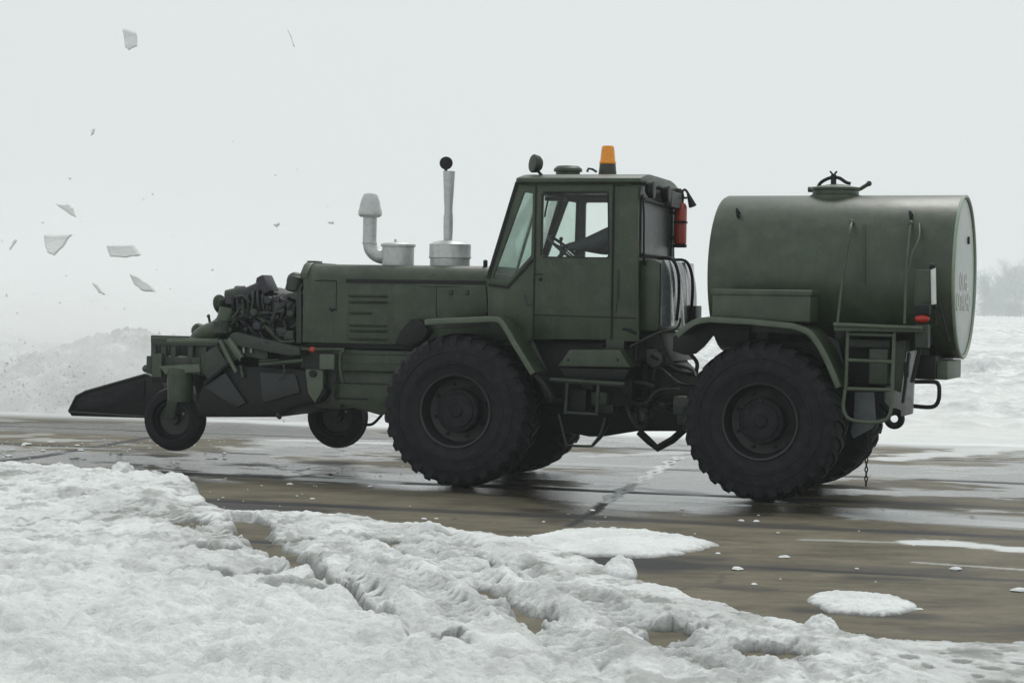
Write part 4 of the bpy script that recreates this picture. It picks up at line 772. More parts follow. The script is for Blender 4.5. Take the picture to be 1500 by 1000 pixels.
b = B(); a = F(838, 570, -.8); c = F(860, 604, -.8); b.box(a[0], c[0], -.85, -.6, c[1], a[1]); fo(b, 'tool_box', 'black')

# ---- chassis
fr = B(); zt_ = F(600, 506, -.4)[1]
a = F(487, 508, -.36); c = F(900, 545, -.36)
b = B(); b.box(a[0], c[0] + .1, -.38, -.30, F(600, 545, -.38)[1], F(600, 514, -.38)[1]); b.box(a[0], c[0] + .1, .30, .38, F(600, 545, -.38)[1], F(600, 514, -.38)[1]); cf = fo(b, 'front_frame', 'green')
for y_, h_ in ((519, 4), (533, 3)):
    b = B(); q = F(600, y_, -.39); dz = h_ / 160; b.box(a[0] + .1, F(640, 500, -.4)[0], -.400, -.375, q[1] - dz * .3, q[1] + dz * .6); fo(b, 'frame_flange', 'lightgreen' if h_ > 9 else 'green', cf, .003)
b = B(); b.prism(TFp(-.30, [(490, 540), (640, 536), (640, 595), (556, 608), (486, 588)]), -.30, .30); sump = fo(b, 'sump_guard', 'green', bevel=.02)
b = B(); a2 = F(490, 560, -.31); b.box(a2[0], a2[0] + .9, -.315, -.29, a2[1] - .008, a2[1] + .004); a3 = F(494, 583, -.31); b.box(a3[0], a3[0] + .3, -.315, -.29, a3[1] - .008, a3[1] + .006); fo(b, 'seam', 'black', sump, 0)
b = B(); b.box(x0 + .05, F(935, 500, 0)[0], -.40, .40, F(600, 512, -.4)[1] , zb + .02); fo(b, 'engine_bay', 'black')
b = B()
b.box(F(640, 560, 0)[0], F(1000, 560, 0)[0] - .25, -.32, .32, F(900, 600, -.3)[1], F(900, 520, -.3)[1])
b.prism(TFp(-.35, [(640, 600), (700, 560), (880, 560), (960, 590), (1000, 585), (1000, 632), (930, 632), (880, 640), (860, 640)]), -.28, .28)
b.box(F(780, 560, 0)[0], F(950, 560, 0)[0], -.66, .66, F(860, 592, -.6)[1], F(860, 500, -.6)[1])
b.prism(TFp(-.3, [(925, 508), (974, 508), (990, 532), (1006, 548), (1006, 600), (925, 600)]), -.28, .3)
b.prism(TFp(-.55, [(880, 486), (968, 486), (975, 512), (985, 530), (880, 530)]), -.55, .5)
gbx = fo(b, 'gearbox', 'black', bevel=.02)
cl_ = B(); r2 = random.Random(11)
for k in range(16):
    px, py = r2.uniform(860, 1010), r2.uniform(505, 615); y = r2.uniform(-.75, -.35); s = r2.uniform(.04, .11); q = F(px, py, y)
    cl_ = B()
    if r2.random() < .5: cl_.box(q[0] - s, q[0] + s, y - s, y + s, q[1] - s * .8, q[1] + s * .8)
    else: cl_.lathe([(-s, s * .7), (s, s * .7)], (q[0], y, q[1]), r2.choice(['x', 'y', 'z']), 14)
    fo(cl_, 'valve_block', 'dkgreen', gbx, .01)
for k in range(14):
    px, py = r2.uniform(860, 1000), r2.uniform(500, 600); y = r2.uniform(-.8, -.5); pts = [F3(px, py, y)]
    for j in range(3): px += r2.uniform(5, 45); py += r2.uniform(-22, 26); pts.append(F3(min(px, 1020), min(py, 628), y + r2.uniform(-.1, .1)))
    b = B(); b.tube(smooth_path(pts, 5), r2.uniform(.010, .02), 7); fo(b, 'hose', 'black' if k % 3 else 'dkgreen', gbx, 0)
# articulation joint and V strut
b = B(); b.lathe([(.55, .16), (1.05, .16)], (0, 0, 0), 'z', 20); b.box(-.25, .3, -.2, .2, .62, .72); b.box(-.2, .35, -.22, .22, .95, 1.05); fo(b, 'pivot_joint', 'black', t=TR)
b = B(); b.tube([R3(936, 632, -.45), R3(950, 645, -.45), R3(963, 656, -.45), R3(985, 644, -.45), R3(1003, 628, -.45)], .035, 8); fo(b, 'drawbar_strut', 'black', t=TR, bevel=0)
b = B(); b.tube([F3(893, 615, -.5), F3(880, 640, -.5), F3(868, 652, -.5)], .016, 6); fo(b, 'drain_pipe', 'black', bevel=0)
# axles
for x, t in ((-1.43, TF), (1.43, TR)):
    b = B(); b.lathe([(-.72, .11), (-.4, .12), (-.22, .15), (-.16, .24), (.16, .24), (.22, .15), (.4, .12), (.72, .11)], (x, 0, WR), 'y', 20); fo(b, 'axle', 'black', t=t, bevel=0)
# rear frame
b = B(); zz1, zz0 = Rr(1200, 500, -.4)[1], Rr(1200, 545, -.4)[1]
b.box(1.05, 2.75, -.42, -.34, zz0, zz1); b.box(1.05, 2.75, .34, .42, zz0, zz1); b.box(2.6, 2.70, -.34, .34, zz0, zz1); b.box(1.05, 1.13, -.34, .34, zz0, zz1); b.box(.3, 1.15, -.30, .30, zz0 - .28, zz0 - .05); b.box(.95, 1.12, -.33, .33, zz0 - .2, zz0 + .05)
rfm = ro(b, 'rear_frame', 'dkgreen')
b = B(); b.box(1.2, 2.3, -.30, .30, zz0 - .12, zz1 + .05); ro(b, 'transmission_case', 'black', bevel=.03)
for xx in (1.3, 2.0, 2.75):                                     # cradles under the tank
    b = B(); n = 14; arc = [(.74 * math.sin(a), 1.975 - .74 * math.cos(a)) for a in np.linspace(-.85, .85, n)]
    b.xprism([(-.56, zz1 - .02)] + [(-.56, arc[0][1])] + arc + [(.56, arc[-1][1]), (.56, zz1 - .02)], xx - .05, xx + .05); ro(b, 'tank_cradle', 'dkgreen')

# ---- tank
TZ = 1.975; RT = .722; X0, X1 = .825, 2.985
b = B(); b.lathe([(X0 + .03, 0.0), (X0 + .02, .3), (X0 + .004, .62), (X0 + .003, RT - .015), (X0 + .03, RT), (X1 - .02, RT), (X1, RT), (X1, RT - .02), (X1 - .01, RT - .03)], (0, 0, TZ), 'x', 96, cap=False); tk = ro(b, 'fuel_tank', 'tank', bevel=0)
b = B(); b.lathe([(X1 - .010, RT - .031), (X1 - .004, RT - .05), (X1 + .002, .45), (X1 + .004, .2), (X1 + .005, .001)], (0, 0, TZ), 'x', 96, cap=False); dsc = ro(b, 'tank_end', 'disc', tk, 0)
b = B(); b.tube([(X1 + .001, (RT - .010) * math.cos(k / 80 * 6.2832), TZ + (RT - .010) * math.sin(k / 80 * 6.2832)) for k in range(80)], .016, 8, True); ro(b, 'tank_rim', 'trim', tk, 0)
b = B(); b.lathe([(0, .035), (.04, .035)], (X1 - .022, .17, TZ + .33), 'x', 12); ro(b, 'sight_hole', 'black', dsc, 0)
for txt, zz_, sz in (('ОГНЕ', TZ - .055, .20), ('ОПАСНО', TZ - .235, .20)):
    cu = bpy.data.curves.new('lettering', 'FONT'); cu.body = txt; cu.size = sz; cu.align_x = 'CENTER'; cu.align_y = 'CENTER'; cu.extrude = .001; cu.offset = .003
    tmp = bpy.data.objects.new('t', cu); COL.objects.link(tmp); dg = bpy.context.evaluated_depsgraph_get(); me = bpy.data.meshes.new_from_object(tmp.evaluated_get(dg)); bpy.data.objects.remove(tmp); me.materials.clear(); me.materials.append(M['white'])
    o = bpy.data.objects.new('lettering', me); COL.objects.link(o); o.parent = dsc; o.location = (X1 + .0075, -.05, zz_); o.rotation_euler = (math.pi / 2, 0, math.pi / 2)
# manhole
hx = Rr(1224, 290, 0)[0]; rh = (Rr(1261, 282, 0)[0] - Rr(1188, 282, 0)[0]) / 2; zt2 = TZ + RT
b = B(); b.lathe([(zt2 - .12, rh * 1.08), (zt2 - .005, rh * 1.04), (zt2 + .01, rh * .92), (zt2 + .045, rh * .92)], (hx, 0, 0), 'z', 36); mh = ro(b, 'manhole_neck', 'tank', tk, 0)
b = B(); b.lathe([(zt2 + .043, rh * .95), (zt2 + .05, rh), (zt2 + .068, rh), (zt2 + .075, rh * .9), (zt2 + .10, rh * .3), (zt2 + .105, .01)], (hx, 0, 0), 'z', 36)
q1 = R3(1184, 277.5, 0); q2 = R3(1260, 277, 0); q3 = R3(1273, 269, 0)
b.tube([q1, (q1[0] + .12, 0, q1[2])], .026, 8); b.tube([(q2[0] - .1, 0, q2[2] - .005), q2, q3], .018, 8); b.ball(q3, .026, 8)
ro(b, 'manhole_lid', 'tank', tk, 0)
b = B(); b.tube(smooth_path([R3(1197, 277, 0), R3(1202, 268, 0), R3(1212, 262, 0), R3(1221, 259.5, 0)], 3), .016, 8); b.tube(smooth_path([R3(1221, 259.5, 0), R3(1230, 261, 0), R3(1239, 267, 0), R3(1246, 269, 0)], 3), .016, 8)
b.tube([R3(1221, 256, 0), R3(1221, 277, 0)], .026, 8); b.tube([R3(1216, 251, 0), R3(1221, 257, 0)], .009, 6); b.tube([R3(1226, 251, 0), R3(1221, 257, 0)], .009, 6); ro(b, 'clamp_bar', 'black', tk, 0)
def onT(px, py):                     # point on the tank's near skin seen there
    best = None
    for k in range(200):
        a = math.pi * k / 200; y = -RT * math.sin(a); z = TZ + RT * math.cos(a)
        q = Rr(px, py, y); e = abs(q[1] - z)
        if best is None or e < best[0]: best = (e, (q[0], y, z))
    return Vector(best[1])
for px, py in ((1083, 312), (1336, 316)):
    p = onT(px, py); b = B(); b.tube(smooth_path([p, p + Vector((-.01, -.05, .03)), p + Vector((0, -.06, -.02)), p + Vector((0.01, -.02, -.06))], 3), .013, 6); b.box(p.x - .03, p.x + .03, p.y - .01, p.y + .02, p.z - .1, p.z - .06); ro(b, 'lifting_hook', 'black', tk, 0)
# toolbox on the rear fender
a = Rr(1044, 424, -1.12); c = Rr(1187, 470, -1.12)
b = B(); b.box(a[0], c[0], -1.13, -.80, c[1] - .01, a[1]); tb = ro(b, 'toolbox', 'tank')
b = B(); b.box(a[0] - .012, c[0] + .012, -1.145, -.79, a[1] - .045, a[1] + .005); ro(b, 'lid', 'tank', tb)
# rear platform, ladder and handrails
YL = -1.08
b = B(); a = Rr(1222, 474, YL - .05); c = Rr(1352, 487, YL - .05)
b.box(a[0], c[0], YL - .06, YL - .035, c[1], c[1] + .035); b.box(a[0], c[0], YL - .065, -.60, c[1] + .036, c[1] + .056)
for k in range(12): xx = a[0] + (c[0] - a[0]) * (k + .5) / 12; b.box(xx - .008, xx + .008, YL - .06, -.62, c[1] + .003, c[1] + .034)
plat = ro(b, 'platform', 'tank', bevel=.003)
b = B(); b.prism([R for R in TRp(YL - .05, [(1222, 472), (1352, 478), (1352, 482), (1222, 477)])], YL - .09, YL - .07); ro(b, 'edge_strip', 'lightgreen', plat, .002)
b = B(); p = smooth_path([R3(1242, 484, YL), R3(1239, 560, YL), R3(1235, 592, YL), R3(1238, 607, YL), R3(1248, 615, YL), R3(1270, 618, YL), R3(1290, 617, YL), R3(1302, 610, YL), R3(1306, 590, YL), R3(1308, 540, YL), R3(1310, 487, YL)], 4); b.tube(p, .016, 8); ldr = ro(b, 'ladder', 'lightgreen', bevel=0)
for y1_, y2_ in ((489, 491), (527, 530), (569, 571)): b = B(); b.tube([R3(1241, y1_, YL), R3(1309, y2_, YL)], .015, 8); ro(b, 'rung', 'lightgreen', ldr, 0)
b = B(); q = onT(1250, 328); b.tube(smooth_path([q, q + Vector((0, -.07, .01)), R3(1244, 345, -.85), R3(1233, 420, -1.0), R3(1227, 472, -1.1)], 4), .012, 8); b.ball(q + Vector((0, -.07, .01)), .024, 8); ro(b, 'handrail', 'tank', plat, 0)
b = B(); q = onT(1336, 330); b.tube(smooth_path([q, q + Vector((0, -.07, .01)), R3(1329, 380, -.95), R3(1327, 410, -1.02), R3(1325, 474, -1.1)], 4), .012, 8); b.tube(smooth_path([onT(1348, 330), onT(1348, 330) + Vector((0, -.05, 0)), R3(1346, 350, -.8), R3(1336, 372, -.92), R3(1329, 400, -1.0)], 4), .010, 8); b.ball(q + Vector((0, -.07, .01)), .024, 8); ro(b, 'handrail', 'tank', plat, 0)
b = B(); p = [onT(1266, 330 + k * 11) + Vector((0, -.008, 0)) for k in range(9)]; b.tube(p, .01, 6); ro(b, 'weld_strip', 'tank', tk, 0)
# white level tube, lamp post, red lamp, plates
b = B(); b.tube([R3(1367, 392, -.93), R3(1368, 446, -.93)], .022, 10); wt = ro(b, 'level_tube', 'white', bevel=0)
b = B(); b.ball(R3(1366, 391, -.93), .03, 8); ro(b, 'fitting', 'black', wt, 0)
b = B(); b.ball(R3(1369, 448, -.93), .026, 8); b.tube([R3(1369, 448, -.93), R3(1370, 475, -.93)], .012, 6); ro(b, 'fitting', 'black', wt, 0)
b = B(); a = Rr(1340, 395, -.9); c = Rr(1362, 450, -.9); b.box(a[0], c[0], -.90, -.86, c[1], a[1]); pl = ro(b, 'lamp_bracket', 'tank')
b = B(); b.tube([R3(1372, 430, -.9), R3(1390, 500, -.9)], .008, 6); b.tube([R3(1352, 480, -.95), R3(1345, 520, -.95), R3(1336, 560, -.95)], .02, 6); ro(b, 'cable', 'black', pl, 0)
b = B(); a = Rr(1350, 467, -1.1); b.ball((a[0], -1.08, a[1]), .066, 14, (1, .6, .52)); q = ro(b, 'rear_lamp', 'redlens', bevel=0)
b = B(); a = Rr(1352, 455, -1.06); b.box(a[0] - .06, a[0] + .06, -1.1, -1.0, a[1] - .03, a[1] + .05); ro(b, 'lamp_housing', 'black', q)
b = B(); a = Rr(1352, 485, -1.04); b.box(a[0] - .06, a[0] + .05, -1.08, -.95, a[1] - .14, a[1] + .06); ro(b, 'lamp_housing', 'dkgreen', q)
# boxes and frame beneath the platform
b = B(); a = Rr(1278, 510, -.8); c = Rr(1304, 562, -.8); b.box(a[0], c[0], -.95, -.7, c[1], a[1]); ro(b, 'supply_box', 'green')
b = B(); a = Rr(1243, 496, -.85); c = Rr(1305, 510, -.85); b.box(a[0], c[0], -.9, -.6, c[1], a[1]); ro(b, 'cross_member', 'dkgreen')
b = B(); a = Rr(1228, 500, -.6); c = Rr(1312, 565, -.6); b.box(a[0], c[0], -.6, .3, c[1], a[1]); ro(b, 'pump_case', 'black', bevel=.02)
b = B(); b.prism(TRp(-.85, [(1308, 500), (1326, 498), (1326, 560), (1318, 575), (1308, 570)]), -.85, -.6); ro(b, 'side_plate', 'green')
b = B(); b.prism(TRp(-.88, [(1328, 515), (1343, 512), (1338, 560), (1336, 606), (1320, 610), (1320, 575)]), -.90, -.80); dp = ro(b, 'tail_bracket', 'steel', bevel=.01)
b = B(); b.tube([R3(1331, 516, -.92), R3(1322, 590, -.92)], .012, 6); b.box(*[f for f in (Rr(1324, 545, -.93)[0], Rr(1330, 545, -.93)[0])], -.93, -.9, Rr(1326, 552, -.93)[1], Rr(1326, 530, -.93)[1]); ro(b, 'bracket_bolt', 'black', dp, 0)
b = B(); a = Rr(1339, 520, -.6); c = Rr(1370, 556, -.6); b.box(a[0], c[0], -.6, .5, c[1], a[1]); ro(b, 'rear_crossbeam', 'black')
b = B(); a = Rr(1372, 528, -.45); c = Rr(1389, 556, -.45); b.box(a[0], c[0], -.5, .35, c[1], a[1]); ro(b, 'rear_locker', 'lightgreen')
b = B(); b.tube(smooth_path([R3(1336, 559, -.7), R3(1366, 559, -.7), R3(1374, 562, -.7), R3(1376, 572, -.7), R3(1374, 588, -.7), R3(1364, 596, -.7), R3(1334, 594, -.7)], 4), .018, 8); ro(b, 'tail_guard', 'black', bevel=0)
c_ = Vector(R3(1310, 613, -.55)); b = B(); b.tube([c_ + Vector((math.cos(k / 24 * 6.2832), 0, math.sin(k / 24 * 6.2832))) * .062 for k in range(24)], .03, 8, True); b.tube([R3(1303, 603, -.55), R3(1290, 590, -.55)], .03, 8); ro(b, 'towing_eye', 'black', bevel=0)
b = B(); b.prism(TRp(-.7, [(1252, 574), (1280, 574), (1283, 618), (1278, 627), (1250, 642), (1246, 634), (1250, 612)]), -.70, -.67); ro(b, 'mud_flap', 'flap', bevel=.006)
b = B(); b.box(Rr(1228, 560, -.45)[0], Rr(1300, 560, -.45)[0], -.55, .35, Rr(1250, 612, -.5)[1], Rr(1250, 562, -.5)[1]); ro(b, 'brake_reservoir', 'black', bevel=.04)
# chain hanging at the tail
chn = empty('grounding_chain', rot=(0, 0, -TR), parent=root)
n = 0; a = R3(1270, 636, -.1); c = R3(1271, 713, -.1); L = a[2] - c[2]; k = int(L / .042)
for i in range(k):
    b = B(); z = a[2] - i * .042 - .02; hor = i % 2; b.tube([(a[0] + (.012 * math.cos(t_) if hor else 0), -.1 + (0 if hor else .012 * math.cos(t_)), z + .026 * math.sin(t_)) for t_ in np.linspace(0, 6.2832, 11)[:-1]], .0065, 5, True); fo(b, 'chain_link', 'black', chn, 0)

# ---- blower in front: its engine, frame, casters, plough nose
blw = empty('rotary_blower', rot=(0, 0, -TF), parent=root)
b = B(); b.prism(TFp(-.32, [(330, 500), (330, 440), (345, 428), (372, 420), (398, 426), (418, 430), (441, 428), (442, 512), (380, 500)]), -.32, .36); eng = fo(b, 'engine_block', 'black', blw, .03)
# cylinder heads, covers, filters in two banks
def can(p, r, l, ax, m='dkgreen', nm='engine_can'):
    b = B(); b.lathe([(-l / 2, r * .7), (-l / 2 + .012, r), (l / 2 - .012, r), (l / 2, r * .7)], p, ax, 20); fo(b, nm, m, blw, 0)
can(F3(433, 416, -.30), .088, .16, (.2, .1, 1), 'dkgreen', 'oil_filter'); b = B(); b.ball(F3(432.5, 411, -.30), .084, 14); fo(b, 'filter_dome', 'dkgreen', blw, 0)
can(F3(347, 434, -.30), .085, .22, (1, .2, .25), 'dkgreen', 'starter_drum'); can(F3(323, 446, -.28), .10, .035, (1, -.35, .25), 'green', 'pulley'); can(F3(325, 447, -.30), .065, .075, (1, -.35, .25), 'dkgreen', 'pulley_boss')
can(F3(370, 428, -.30), .07, .3, (1, .1, .45), 'blue', 'cylinder_head'); can(F3(410, 440, -.36), .05, .2, (1, .1, .1), 'blue', 'cylinder_head'); can(F3(352, 415.5 + 12, -.1), .06, .12, 'z', 'dkgreen', 'engine_can')
b = B(); q = Vector(F3(392, 417, -.28)); d1 = Vector((.42, 0, -.8)).normalized(); d2 = Vector((.8, 0, .42)).normalized(); v = []
for i in (-1, 1):
    for j in (-1, 1):
        for k in (-1, 1): v.append(q + d1 * .09 * i + d2 * .042 * j + Vector((0, 1, 0)) * .12 * k)
b.add(v, [(0, 1, 3, 2), (4, 6, 7, 5), (0, 4, 5, 1), (2, 3, 7, 6), (0, 2, 6, 4), (1, 5, 7, 3)]); fo(b, 'valve_cover', 'blue', blw, .015)
b = B(); q = Vector(F3(382, 413, -.2)); b.ball(q, .05, 10); fo(b, 'filler_cap', 'black', blw, 0)
r3 = random.Random(21)
for k in range(13):
    px = 342 + k * 7.4; py = 432 + 4 * math.sin(k) + (8 if k > 9 else 0); p = Vector(F3(px, py + 6, -.37))
    b = B(); b.tube(smooth_path([p + Vector((0, .1, .05)), p + Vector((0, -.02, .04)), p + Vector((.02, -.06, -.06)), p + Vector((.03 * r3.uniform(-1, 1), -.02, -.16))], 4), r3.uniform(.010, .017), 7); fo(b, 'fuel_pipe', r3.choice(['blue', 'dkgreen', 'black', 'rimm']), blw, 0)
for k in range(34):
    px, py = r3.uniform(335, 430), r3.uniform(436, 490); y = r3.uniform(-.46, -.34); pts = [F3(px, py, y)]; dx, dy = r3.uniform(-9, 15), r3.uniform(-9, 9)
    for j in range(4):
        dx += r3.uniform(-9, 9); dy += r3.uniform(-9, 9); px = min(440, max(326, px + dx)); py = min(500, max(430 + abs(px - 390) * .12, py + dy)); pts.append(F3(px, py, y + r3.uniform(-.05, .05)))
    b = B(); b.tube(smooth_path(pts, 5), r3.uniform(.009, .021), 7); fo(b, 'hose', r3.choice(['blue', 'black', 'dkgreen', 'blue', 'rimm', 'dkgreen']), blw, 0)
for k in range(16):
    px, py = r3.uniform(334, 436), r3.uniform(440, 494); s = r3.uniform(.018, .05); q = F(px, py, -.36); b = B()
    if k % 2: b.box(q[0] - s, q[0] + s * 1.3, -.40 - s, -.33, q[1] - s, q[1] + s)
    else: b.lathe([(-.05 - s, s * .6), (-.04 - s, s), (.06, s)], (q[0], -.36, q[1]), 'y', 14)
    fo(b, 'fitting', r3.choice(['dkgreen', 'blue', 'rimm', 'dkgreen']), blw, .006)
# radiator surround between blower engine and hood
b = B(); b.prism(TFp(-.42, [(418, 432), (428, 430), (443, 424), (444, 502), (436, 503), (436, 440)]), -.46, -.40); fo(b, 'radiator_frame', 'dkgreen', blw)
b = B(); b.tube([F3(437, 428, -.45), F3(438, 500, -.45)], .014, 8); b.tube([F3(437, 428, -.45), F3(443, 416, -.45)], .014, 8); fo(b, 'radiator_frame', 'rimm', blw, 0)
# exhaust elbow
b = B(); b.tube(smooth_path([F3(334, 452, -.38), F3(329, 470, -.40), F3(318, 481, -.38), F3(303, 487, -.32), F3(292, 495, -.28), F3(287, 506, -.28)], 5), .085, 16); fo(b, 'exhaust_elbow', 'green', blw, 0)
b = B(); b.lathe([(-.05, .085), (.06, .095), (.07, .07)], F3(326, 480, -.42), 'z', 18); fo(b, 'elbow_flange', 'dkgreen', blw, 0)
b = B(); b.ball(F3(291, 484, .0), .075, 12); b.tube([F3(309, 480, -.3), F3(306, 465, -.3)], .013, 6); b.ball(F3(305.5, 463, -.3), .02, 6); fo(b, 'bleed_valve', 'dkgreen', blw, 0)
b = B(); b.prism(TFp(-.42, [(340, 492), (345, 487), (352, 486), (395, 497), (443, 508), (445, 520), (430, 521), (392, 514), (350, 506)]), -.5, -.36); fo(b, 'side_beam', 'dkgreen', blw, .01)
b = B(); b.prism(TFp(-.42, [(350, 506), (392, 514), (392, 528), (352, 520)]), -.42, -.34); fo(b, 'side_plate', 'dkgreen', blw, .006)
b = B(); b.prism(TFp(-.2, [(316, 488), (335, 486), (446, 510), (446, 560), (322, 560)]), -.2, .3); b.prism(TFp(-.1, [(222, 503), (258, 503), (258, 560), (222, 560)]), -.1, .2); b.prism(TFp(-.1, [(267, 503), (330, 503), (330, 610), (292, 610), (285, 565), (267, 560)]), -.1, .2); fo(b, 'inner_body', 'black', blw, .01)
b = B(); b.tube([F3(322, 498, -.50), F3(346, 545, -.50)], .02, 8); b.tube([F3(335, 496, -.5), F3(354, 524, -.5)], .028, 8); b.tube([F3(329, 497, -.5), F3(352, 528, -.5)], .008, 8); fo(b, 'stay_rod', 'lightgreen', blw, 0)
b = B(); b.prism(TFp(-.45, [(320, 497), (333, 497), (350, 525), (334, 535)]), -.46, -.42); fo(b, 'gusset', 'dkgreen', blw, .004)
b = B(); b.tube([F3(380, 534, -.5), F3(445, 528, -.5)], .02, 8); b.tube([F3(380, 529, -.46), F3(408, 527, -.46)], .012, 8); b.tube(smooth_path([F3(410, 528, -.5), F3(416, 536, -.5), F3(416, 548, -.5), F3(408, 556, -.5)], 4), .008, 6); b.tube([F3(352, 535, -.45), F3(356, 552, -.45)], .018, 8); fo(b, 'push_rod', 'green', blw, 0)
for px in (357, 368): b = B(); b.lathe([(-.03, .016), (.04, .016)], F3(px, 512, -.44), 'z', 8); fo(b, 'grease_cup', 'steel', blw, 0)
# frame at the far front: top bars, posts, plates
b = B(); b.tube([F3(246, 499, -.40), F3(321, 499, -.40)], .027, 8); fr1 = fo(b, 'head_frame', 'lightgreen', blw, 0)
b = B(); b.box(F(223, 500, -.40)[0], F(320, 500, -.4)[0], -.42, -.36, F(260, 506, -.4)[1], F(260, 495, -.4)[1]); b.box(F(223, 500, .4)[0] , F(320, 500, .4)[0], .36, .42, F(260, 506, -.4)[1], F(260, 494, -.4)[1])
for px in (226, 241, 255, 280, 300, 318): a = F(px, 500, -.38); b.box(a[0] - .028, a[0] + .028, -.40, -.33, F(px, 548, -.4)[1], a[1])
b.box(F(221, 520, -.3)[0], F(300, 520, -.3)[0], -.40, .40, F(250, 548, -.4)[1], F(250, 522, -.4)[1]); b.box(F(282, 500, -.3)[0], F(322, 520, -.3)[0], -.36, .40, F(290, 550, -.4)[1], F(290, 503, -.4)[1]); fo(b, 'head_frame', 'dkgreen', blw, .008)
b = B(); b.box(F(224, 517, -.44)[0], F(238, 517, -.44)[0], -.46, -.36, F(230, 552, -.44)[1], F(230, 518, -.44)[1]); b.ball(F3(213, 540, -.35), .035, 8); b.tube([F3(212, 540, -.35), F3(226, 538, -.35)], .04, 8); fo(b, 'hydraulic_coupling', 'green', blw, .006)
b = B(); b.lathe([(-.18, .02), (-.17, .125), (.10, .13), (.15, .115), (.15, .02)], F3(264, 560, -.38), (0.05, -.15, 1), 24); hm = fo(b, 'hydraulic_motor', 'green', blw, 0)
b = B(); b.prism(TFp(-.5, [(232, 536), (290, 533), (292, 545), (240, 548)]), -.48, -.2); fo(b, 'motor_cap', 'lightgreen', hm, .006)
b = B(); b.prism(TFp(-.44, [(296, 520), (318, 506), (334, 532), (306, 556), (294, 540)]), -.46, -.3); fo(b, 'hinge_plate', 'dkgreen', blw, .006)
b = B(); b.tube([F3(340, 528, -.48), F3(300, 562, -.46)], .02, 8); fo(b, 'lift_ram', 'black', blw, 0)
# brush and rotor housing
b = B(); b.prism(TFp(-.45, [(283, 596), (292, 568), (305, 553), (335, 536), (380, 536), (440, 540), (470, 556), (478, 575), (466, 590), (425, 598), (405, 611), (300, 611), (287, 606)]), -.42, .9); rh_ = fo(b, 'rotor_housing', 'black', blw, .03)
b = B(); b.prism(TFp(-.45, [(300, 566), (330, 545), (360, 590), (345, 598)]), -.455, -.42); b.prism(TFp(-.45, [(380, 545), (432, 548), (440, 575), (385, 590)]), -.45, -.42); fo(b, 'housing_plate', 'rimm', rh_, .006)
b = B(); b.tube([F3(405, 606, -.43) , F3(410, 612, -.43), F3(406, 608, -.44)], .02, 6); fo(b, 'drain_plug', 'dkgreen', rh_, 0)
# plough nose
yb0, yb1 = .40, 1.5
sec = [((101, 601), (108, 583), (126, 573)), ((214, 548), (240, 552))]
pA = TFp(yb0, [(100, 602), (104, 609), (240, 613), (244, 575), (236, 556), (214, 547.5), (165, 560), (126, 572.5), (112, 579)])
b = B(); b.prism(pA, yb0, yb1); ng = fo(b, 'plough_nose', 'black', blw, .012)
b = B(); a = TFp(yb0, [(112, 602), (116, 586), (213, 556), (213, 583), (206, 588)]); b.prism(a, yb0 - .012, yb0 + .004); fo(b, 'wear_plate', 'rubber', ng, .004)
b = B(); b.tube([F3(101, 602, yb0 - .01), F3(112, 580, yb0 - .01), F3(126, 573, yb0 - .01), F3(214, 548, yb0 - .01)], .013, 6); b.tube([F3(101, 603, yb0 - .01), F3(240, 612, yb0 - .01)], .012, 6); fo(b, 'edge_bar', 'dkgreen', ng, 0)
# casters
def caster(cx, cy, y, r, wd):
    x, z = F(cx, cy, y); e = empty('caster_wheel', (x, y, z), parent=blw)
    b = B(); pr = [(-wd * .35, r * .6), (-wd * .5, r * .66), (-wd * .52, r * .8), (-wd * .42, r * .95), (-wd * .2, r), (wd * .2, r), (wd * .42, r * .95), (wd * .52, r * .8), (wd * .5, r * .66), (wd * .35, r * .6)]
    b.lathe(pr + [pr[0]], ax='y', n=40, cap=False)
    for k in (-.1, .1): b.tube([(r * math.cos(t_), wd * k, r * math.sin(t_)) for t_ in np.linspace(0, 6.2832, 41)[:-1]], .008, 5, True)
    b.obj('tyre', M['rubber'], e, None, 0)
    b = B(); b.lathe([(-wd * .3, r * .62), (-wd * .34, r * .55), (-wd * .1, r * .5), (-wd * .08, r * .2), (-wd * .3, r * .18), (-wd * .32, .01)], ax='y', n=30, cap=False); b.lathe([(wd * .3, r * .62), (wd * .1, r * .5), (wd * .1, .01)], ax='y', n=30, cap=False); b.obj('rim', M['rimm'], e, None, 0)
    for k in range(5):
        a_ = k * 1.2566 + .5
        if k in (0, 1): b = B(); b.lathe([(-wd * .16, .014), (-wd * .05, .014)], (r * .36 * math.cos(a_), 0, r * .36 * math.sin(a_)), 'y', 8); b.obj('wheel_nut', M['steel'], e, None, 0)
    b = B()
    for s in (-1, 1): b.prism([(-.05, 0), (.05, 0), (.12, r * 1.12), (-.02, r * 1.12)], wd * .62 * s - .01, wd * .62 * s + .01)
    b.box(-.04, .14, -wd * .64, wd * .64, r * 1.12, r * 1.22); b.lathe([(r * 1.2, .05), (r * 1.2 + .28, .05)], (.05, 0, 0), 'z', 14); b.obj('fork', M['dkgreen'], e, None, .006)
caster(257, 613, .25, .32, .21); caster(495, 610, 1.25, .32, .21)
b = B(); a = F(440, 596, .75); b.box(a[0] - .12, F(545, 600, .75)[0], .70, 1.0, a[1] - .02, a[1] + .10); fo(b, 'caster_beam', 'black', blw, .01)
b = B(); a = F(441, 592, .4); c = F(488, 594, .4); b.box(a[0], c[0], .39, .41, c[1] - .022, c[1] + .022); fo(b, 'reflective_strip', 'white', blw, 0)
b = B(); b.tube(smooth_path([F3(533, 622, .6), F3(545, 621, .6), F3(555, 612, .6), F3(562, 602, .6), F3(556, 596, .6)], 4), .015, 7); fo(b, 'hose', 'black', blw, 0)
